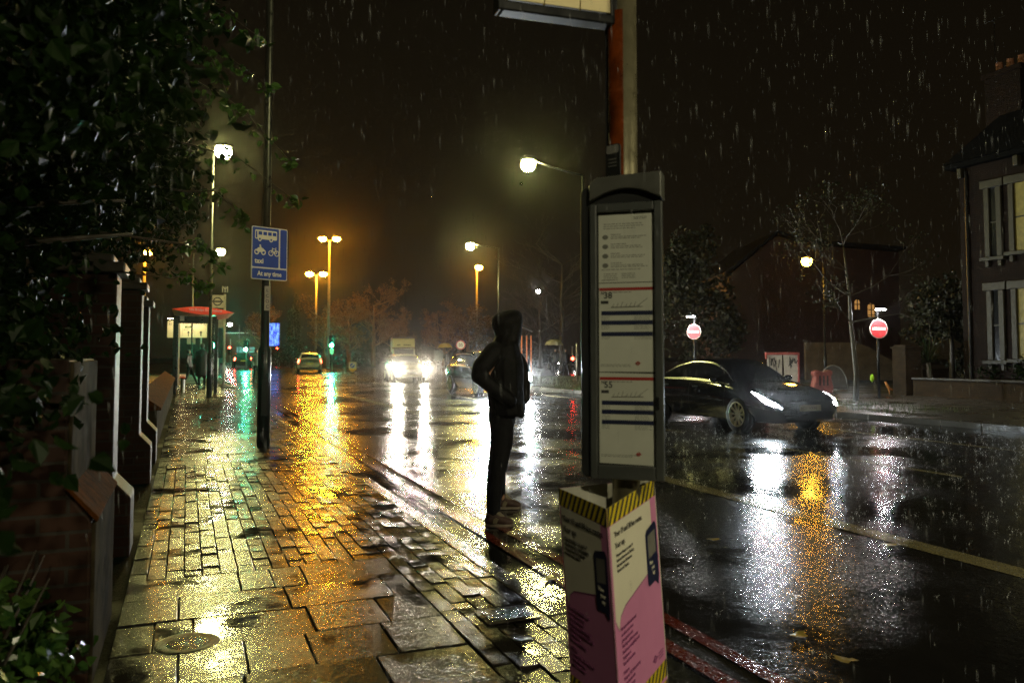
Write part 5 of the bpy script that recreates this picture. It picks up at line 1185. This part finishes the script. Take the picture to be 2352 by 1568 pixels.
b = MB(); b.prism([(-3.2,0),(3.0,0),(3.0,.75),(1.8,.85),(.9,1.3),(.2,1.75),(-.6,2.0),(-3.2,2.0)], (0,.2,0), X_, Z_, .25); b.build('wall', pm('dim_render', (.08,.062,.04), .6, var=.4, scale=2), t)
q = G(2030, 905); b = MB(); b.tube([(-.30,0,.42),(-.12,0,.16),(.1,0,.12),(.32,0,.2)], [.04,.05,.05,.04], 8); b.tube([(.1,0,.12),(.12,0,.42)], [.03,.02], 6); b.tube([(-.12,0,.16),(-.12,0,.0)], .02, 6)
tag(b.build('toy_ride', pm('orange_plastic', (.55,.22,.05), .4), smooth=True), 'small orange curved plastic frame on the ground beside the no entry post', 'clutter', loc=(q.x+.6, q.y+.2, 0))
q = W(2003, 868, 25.6); tag(MB().ball((0,0,0), (.075,.05,.13), 10).build('high_visibility_tag', pm('lime_plastic', (.35,.65,.02), .4), smooth=True), 'lime green tag hanging just left of the no entry post', 'tag', loc=tuple(q))
# far low building left
q = W(562, 810, 118); t = thing('low_building', 'low flat building with a strip light far behind the green traffic light', 'building', (q.x, q.y, 0), -YAW)
MB().box((0,1,2.1), (5.2,3,4.2)).build('wall', pm('dim_cladding', (.09,.09,.07), .6), t); MB().box((-.4,-.55,4.35), (4.6,.12,.10)).build('strip_light', em('dim_strip', (1,.9,.7), .5), t); MB().box((.3,-.56,1.9), (2.6,.1,.8)).build('window', em('dim_window', (.5,.75,.75), .25), t)
MB().box((0,.8,4.25), (5.5,3.4,.10)).build('roof', BLACKP, t)

# ------------------------------------------------------------------ things on the ground
g_ = G(430, 1476); cv = thing('stopcock_cover', 'round worn metal cover set in the slabs near the shrub', 'drain cover', (g_.x, g_.y, 0))
MB().lathe([(.10,.002),(.125,.005),(.145,.005),(.155,.0)], (0,0,0), 24).build('rim', pm('wet_iron', (.012,.011,.008), .35, metal=.3, bump=.8, bscale=70), cv, smooth=True)
MB().lathe([(.10,.003),(.05,.006),(.001,.006)], (0,0,0), 24).build('lid', pm('wet_iron_lid', (.008,.007,.005), .16, metal=.1, bump=.8, bscale=60), cv, smooth=True)
g_ = G(1165, 1412); cv = thing('inspection_cover', 'rectangular metal inspection cover in the pavement near the card notice', 'drain cover', (g_.x, g_.y, 0))
MB().prism(rrect(-.16,-.12,.16,.12,.02), (0,0,.001), (1,0,0), (0,1,0), .008).build('frame', pm('wet_iron2', (.05,.045,.035), .18, metal=.5), cv, bevel=.003)
MB().prism(rrect(-.13,-.09,.13,.09,.015), (0,0,.004), (1,0,0), (0,1,0), .007).build('lid', pm('wet_iron_lid2', (.06,.055,.03), .12, metal=.5, bump=.3, bscale=80), cv)
LEAFY = leafmat('fallen_leaf_yellow', (.22,.15,.03), (.34,.26,.06), .1, .3)
desc = ['yellow leaf lying on the wet road near the lower middle of the frame', 'pale leaf on the dark road nearest the bottom edge', 'small leaf beside the bus lane line', 'curled leaf in the gutter below the shoes', 'leaf stuck to a slab at the bottom of the frame', 'leaf on the gutter edge right of the inspection cover', 'leaf on the road just right of the card notice']
for k, (px, py, z) in enumerate(((1835,1460,ROADZ),(1940,1517,ROADZ),(2045,1252,ROADZ),(1262,1330,ROADZ),(738,1652-80,0),(1300,1420,ROADZ),(1640,1240,ROADZ))):
    g_ = G(px, py, z); b = MB(); n_ = 10
    pl_ = [((.045+.012*math.cos(5*2*PI*q/n_))*math.cos(2*PI*q/n_)*1.2, (.038+.010*math.sin(3*2*PI*q/n_))*math.sin(2*PI*q/n_)) for q in range(n_)]
    b.add([(x, y, .008+.004*math.sin(7*x*30)) for x, y in pl_]+[(0,0,.006)], [(q, (q+1) % n_, n_) for q in range(n_)])
    o = b.build('fallen_leaf', LEAFY); tag(o, desc[k], 'leaf', 'fallen leaves on the wet ground', loc=(g_.x, g_.y, z+.002)); o.rotation_euler = (0, 0, rnd.uniform(0, 6))

# ------------------------------------------------------------------ rain and splashes
RAIN = bpy.data.materials.new('rain_water'); RAIN.use_nodes = True; nt = RAIN.node_tree; b_ = nt.nodes['Principled BSDF']
b_.inputs['Base Color'].default_value = (.85,.87,.9,1); b_.inputs['Roughness'].default_value = .15
tr = nd(nt, 'ShaderNodeBsdfTransparent'); mx = nd(nt, 'ShaderNodeMixShader'); mx.inputs[0].default_value = .16
nt.links.new(tr.outputs[0], mx.inputs[1]); nt.links.new(b_.outputs[0], mx.inputs[2]); nt.links.new(mx.outputs[0], nt.nodes['Material Output'].inputs[0])
rn = MB(); slant = Vector((.05, .02, -1)).normalized()
for i in range(8000):
    D = 2.2+26*rnd.random()**1.3
    u = rnd.uniform(-.72, .72); p = DIR*D+RT*(u*D); z = rnd.uniform(-.05, min(9, 1.45+.5*D))
    if p.x < -.3 and z < 5.5: continue
    L_ = rnd.uniform(.035, .085); r_ = rnd.uniform(.0007, .0015)*(1+D*.04)
    p = Vector((p.x, p.y, z)); a = p+slant*L_*.3; e = p+slant*L_
    rn.add([p, a+RT*r_, a-RT*r_*.5+DIR*r_*.86, a-RT*r_*.5-DIR*r_*.86, e], [(0,1,2),(0,2,3),(0,3,1),(4,2,1),(4,3,2),(4,1,3)])
setting(rn.build('rain', RAIN, smooth=True), 'stuff')
spm = MB()
def bead(p, r):
    spm.add([p+Vector((r,0,0)), p+Vector((0,r,0)), p-Vector((r,0,0)), p-Vector((0,r,0)), p+Vector((0,0,r*1.3)), p-Vector((0,0,r*1.3))], [(0,1,4),(1,2,4),(2,3,4),(3,0,4),(1,0,5),(2,1,5),(3,2,5),(0,3,5)])
def crown(x, y, z, s):
    bead(Vector((x, y, z+s*.12)), s*.13)
    for q in range(rnd.randint(5, 11)):
        a = rnd.uniform(0, 6.28); rr = s*rnd.uniform(.25, 1.1)
        bead(Vector((x+rr*math.cos(a), y+rr*math.sin(a), z+s*max(.05, rnd.gauss(.55, .4)))), s*rnd.uniform(.03, .085))
    for q in range(rnd.randint(1, 3)):
        d = Vector((rnd.gauss(0,.5), rnd.gauss(0,.5), 1)).normalized(); p = Vector((x, y, z)); L_ = s*rnd.uniform(.4, 1.); r_ = s*.025
        spm.add([p, p+d*L_*.6+RT*r_, p+d*L_*.6-RT*r_*.5+DIR*r_, p+d*L_], [(0,1,2),(1,3,2),(0,2,3),(0,3,1)])
for i in range(1500):
    y = 2.5+22*rnd.random()**1.2; x = rnd.uniform(2.4, 14.4)
    if i % 5 == 0: x, y = rnd.uniform(6.5, 13), rnd.uniform(5, 12.5)
    crown(x, y, ROADZ, rnd.choice((.012,.015,.02,.03)) if i % 4 else rnd.uniform(.03,.05))
for i in range(260): crown(rnd.uniform(-.2,2), rnd.uniform(3,14), 0, rnd.uniform(.006,.014))
for i in range(900): crown(rnd.uniform(5.5, 14), rnd.uniform(4.5, 14), ROADZ, rnd.uniform(.015,.045))
SPL = bpy.data.materials.new('splash_water'); SPL.use_nodes = True; nt = SPL.node_tree; b_ = nt.nodes['Principled BSDF']
b_.inputs['Base Color'].default_value = (.88,.9,.92,1); b_.inputs['Roughness'].default_value = .12
tr = nd(nt, 'ShaderNodeBsdfTransparent'); mx = nd(nt, 'ShaderNodeMixShader'); mx.inputs[0].default_value = .5
nt.links.new(tr.outputs[0], mx.inputs[1]); nt.links.new(b_.outputs[0], mx.inputs[2]); nt.links.new(mx.outputs[0], nt.nodes['Material Output'].inputs[0])
setting(spm.build('splashes', SPL, smooth=True), 'stuff')

# spray in the oncoming cars' beams, shaped to give the headlamps bloom
def bloom_mist(loc, r, dens):
    o = MB().ball((0,0,0), (1,1,1), 16).build('bloom_mist', []); o.location = loc; o.scale = r; setting(o, 'stuff')
    m = bpy.data.materials.new('bloom_mist'); m.use_nodes = True; nt = m.node_tree; nt.nodes.clear()
    ou = nd(nt, 'ShaderNodeOutputMaterial'); vv = nd(nt, 'ShaderNodeVolumePrincipled'); vv.inputs['Anisotropy'].default_value = .75; vv.inputs['Color'].default_value = (.95,.95,.95,1)
    tcn = nd(nt, 'ShaderNodeTexCoord'); ln = nd(nt, 'ShaderNodeVectorMath', operation='LENGTH'); nt.links.new(tcn.outputs['Object'], ln.inputs[0])
    mr_ = nd(nt, 'ShaderNodeMapRange', interpolation_type='SMOOTHSTEP'); nt.links.new(ln.outputs['Value'], mr_.inputs[0])
    for i, q in enumerate((.0, .95, dens, 0.)): mr_.inputs[i+1].default_value = q
    nt.links.new(mr_.outputs[0], vv.inputs['Density']); nt.links.new(vv.outputs[0], ou.inputs['Volume']); o.data.materials.append(m)
bloom_mist((10.9, 39.6, .75), (2.6, 2.8, 1.5), .014); bloom_mist((10.4, 25.4, .7), (2.0, 2.2, 1.2), .005); bloom_mist((11.0, 11.4, .62), (1.7, 1.2, .85), .008)

# ------------------------------------------------------------------ render settings
vs_ = sc.view_settings; vs_.view_transform = 'Standard'; vs_.look = 'None'; vs_.exposure = 0; vs_.gamma = 1
cy = sc.cycles; sc.render.engine = 'CYCLES'
cy.max_bounces = 5; cy.diffuse_bounces = 2; cy.glossy_bounces = 3; cy.transmission_bounces = 3; cy.transparent_max_bounces = 8; cy.volume_bounces = 0
cy.caustics_reflective = False; cy.caustics_refractive = False; cy.sample_clamp_indirect = 4; cy.sample_clamp_direct = 0
cy.use_denoising = True; cy.denoising_prefilter = 'NONE'; cy.use_adaptive_sampling = True; cy.adaptive_threshold = .02; cy.use_light_tree = True
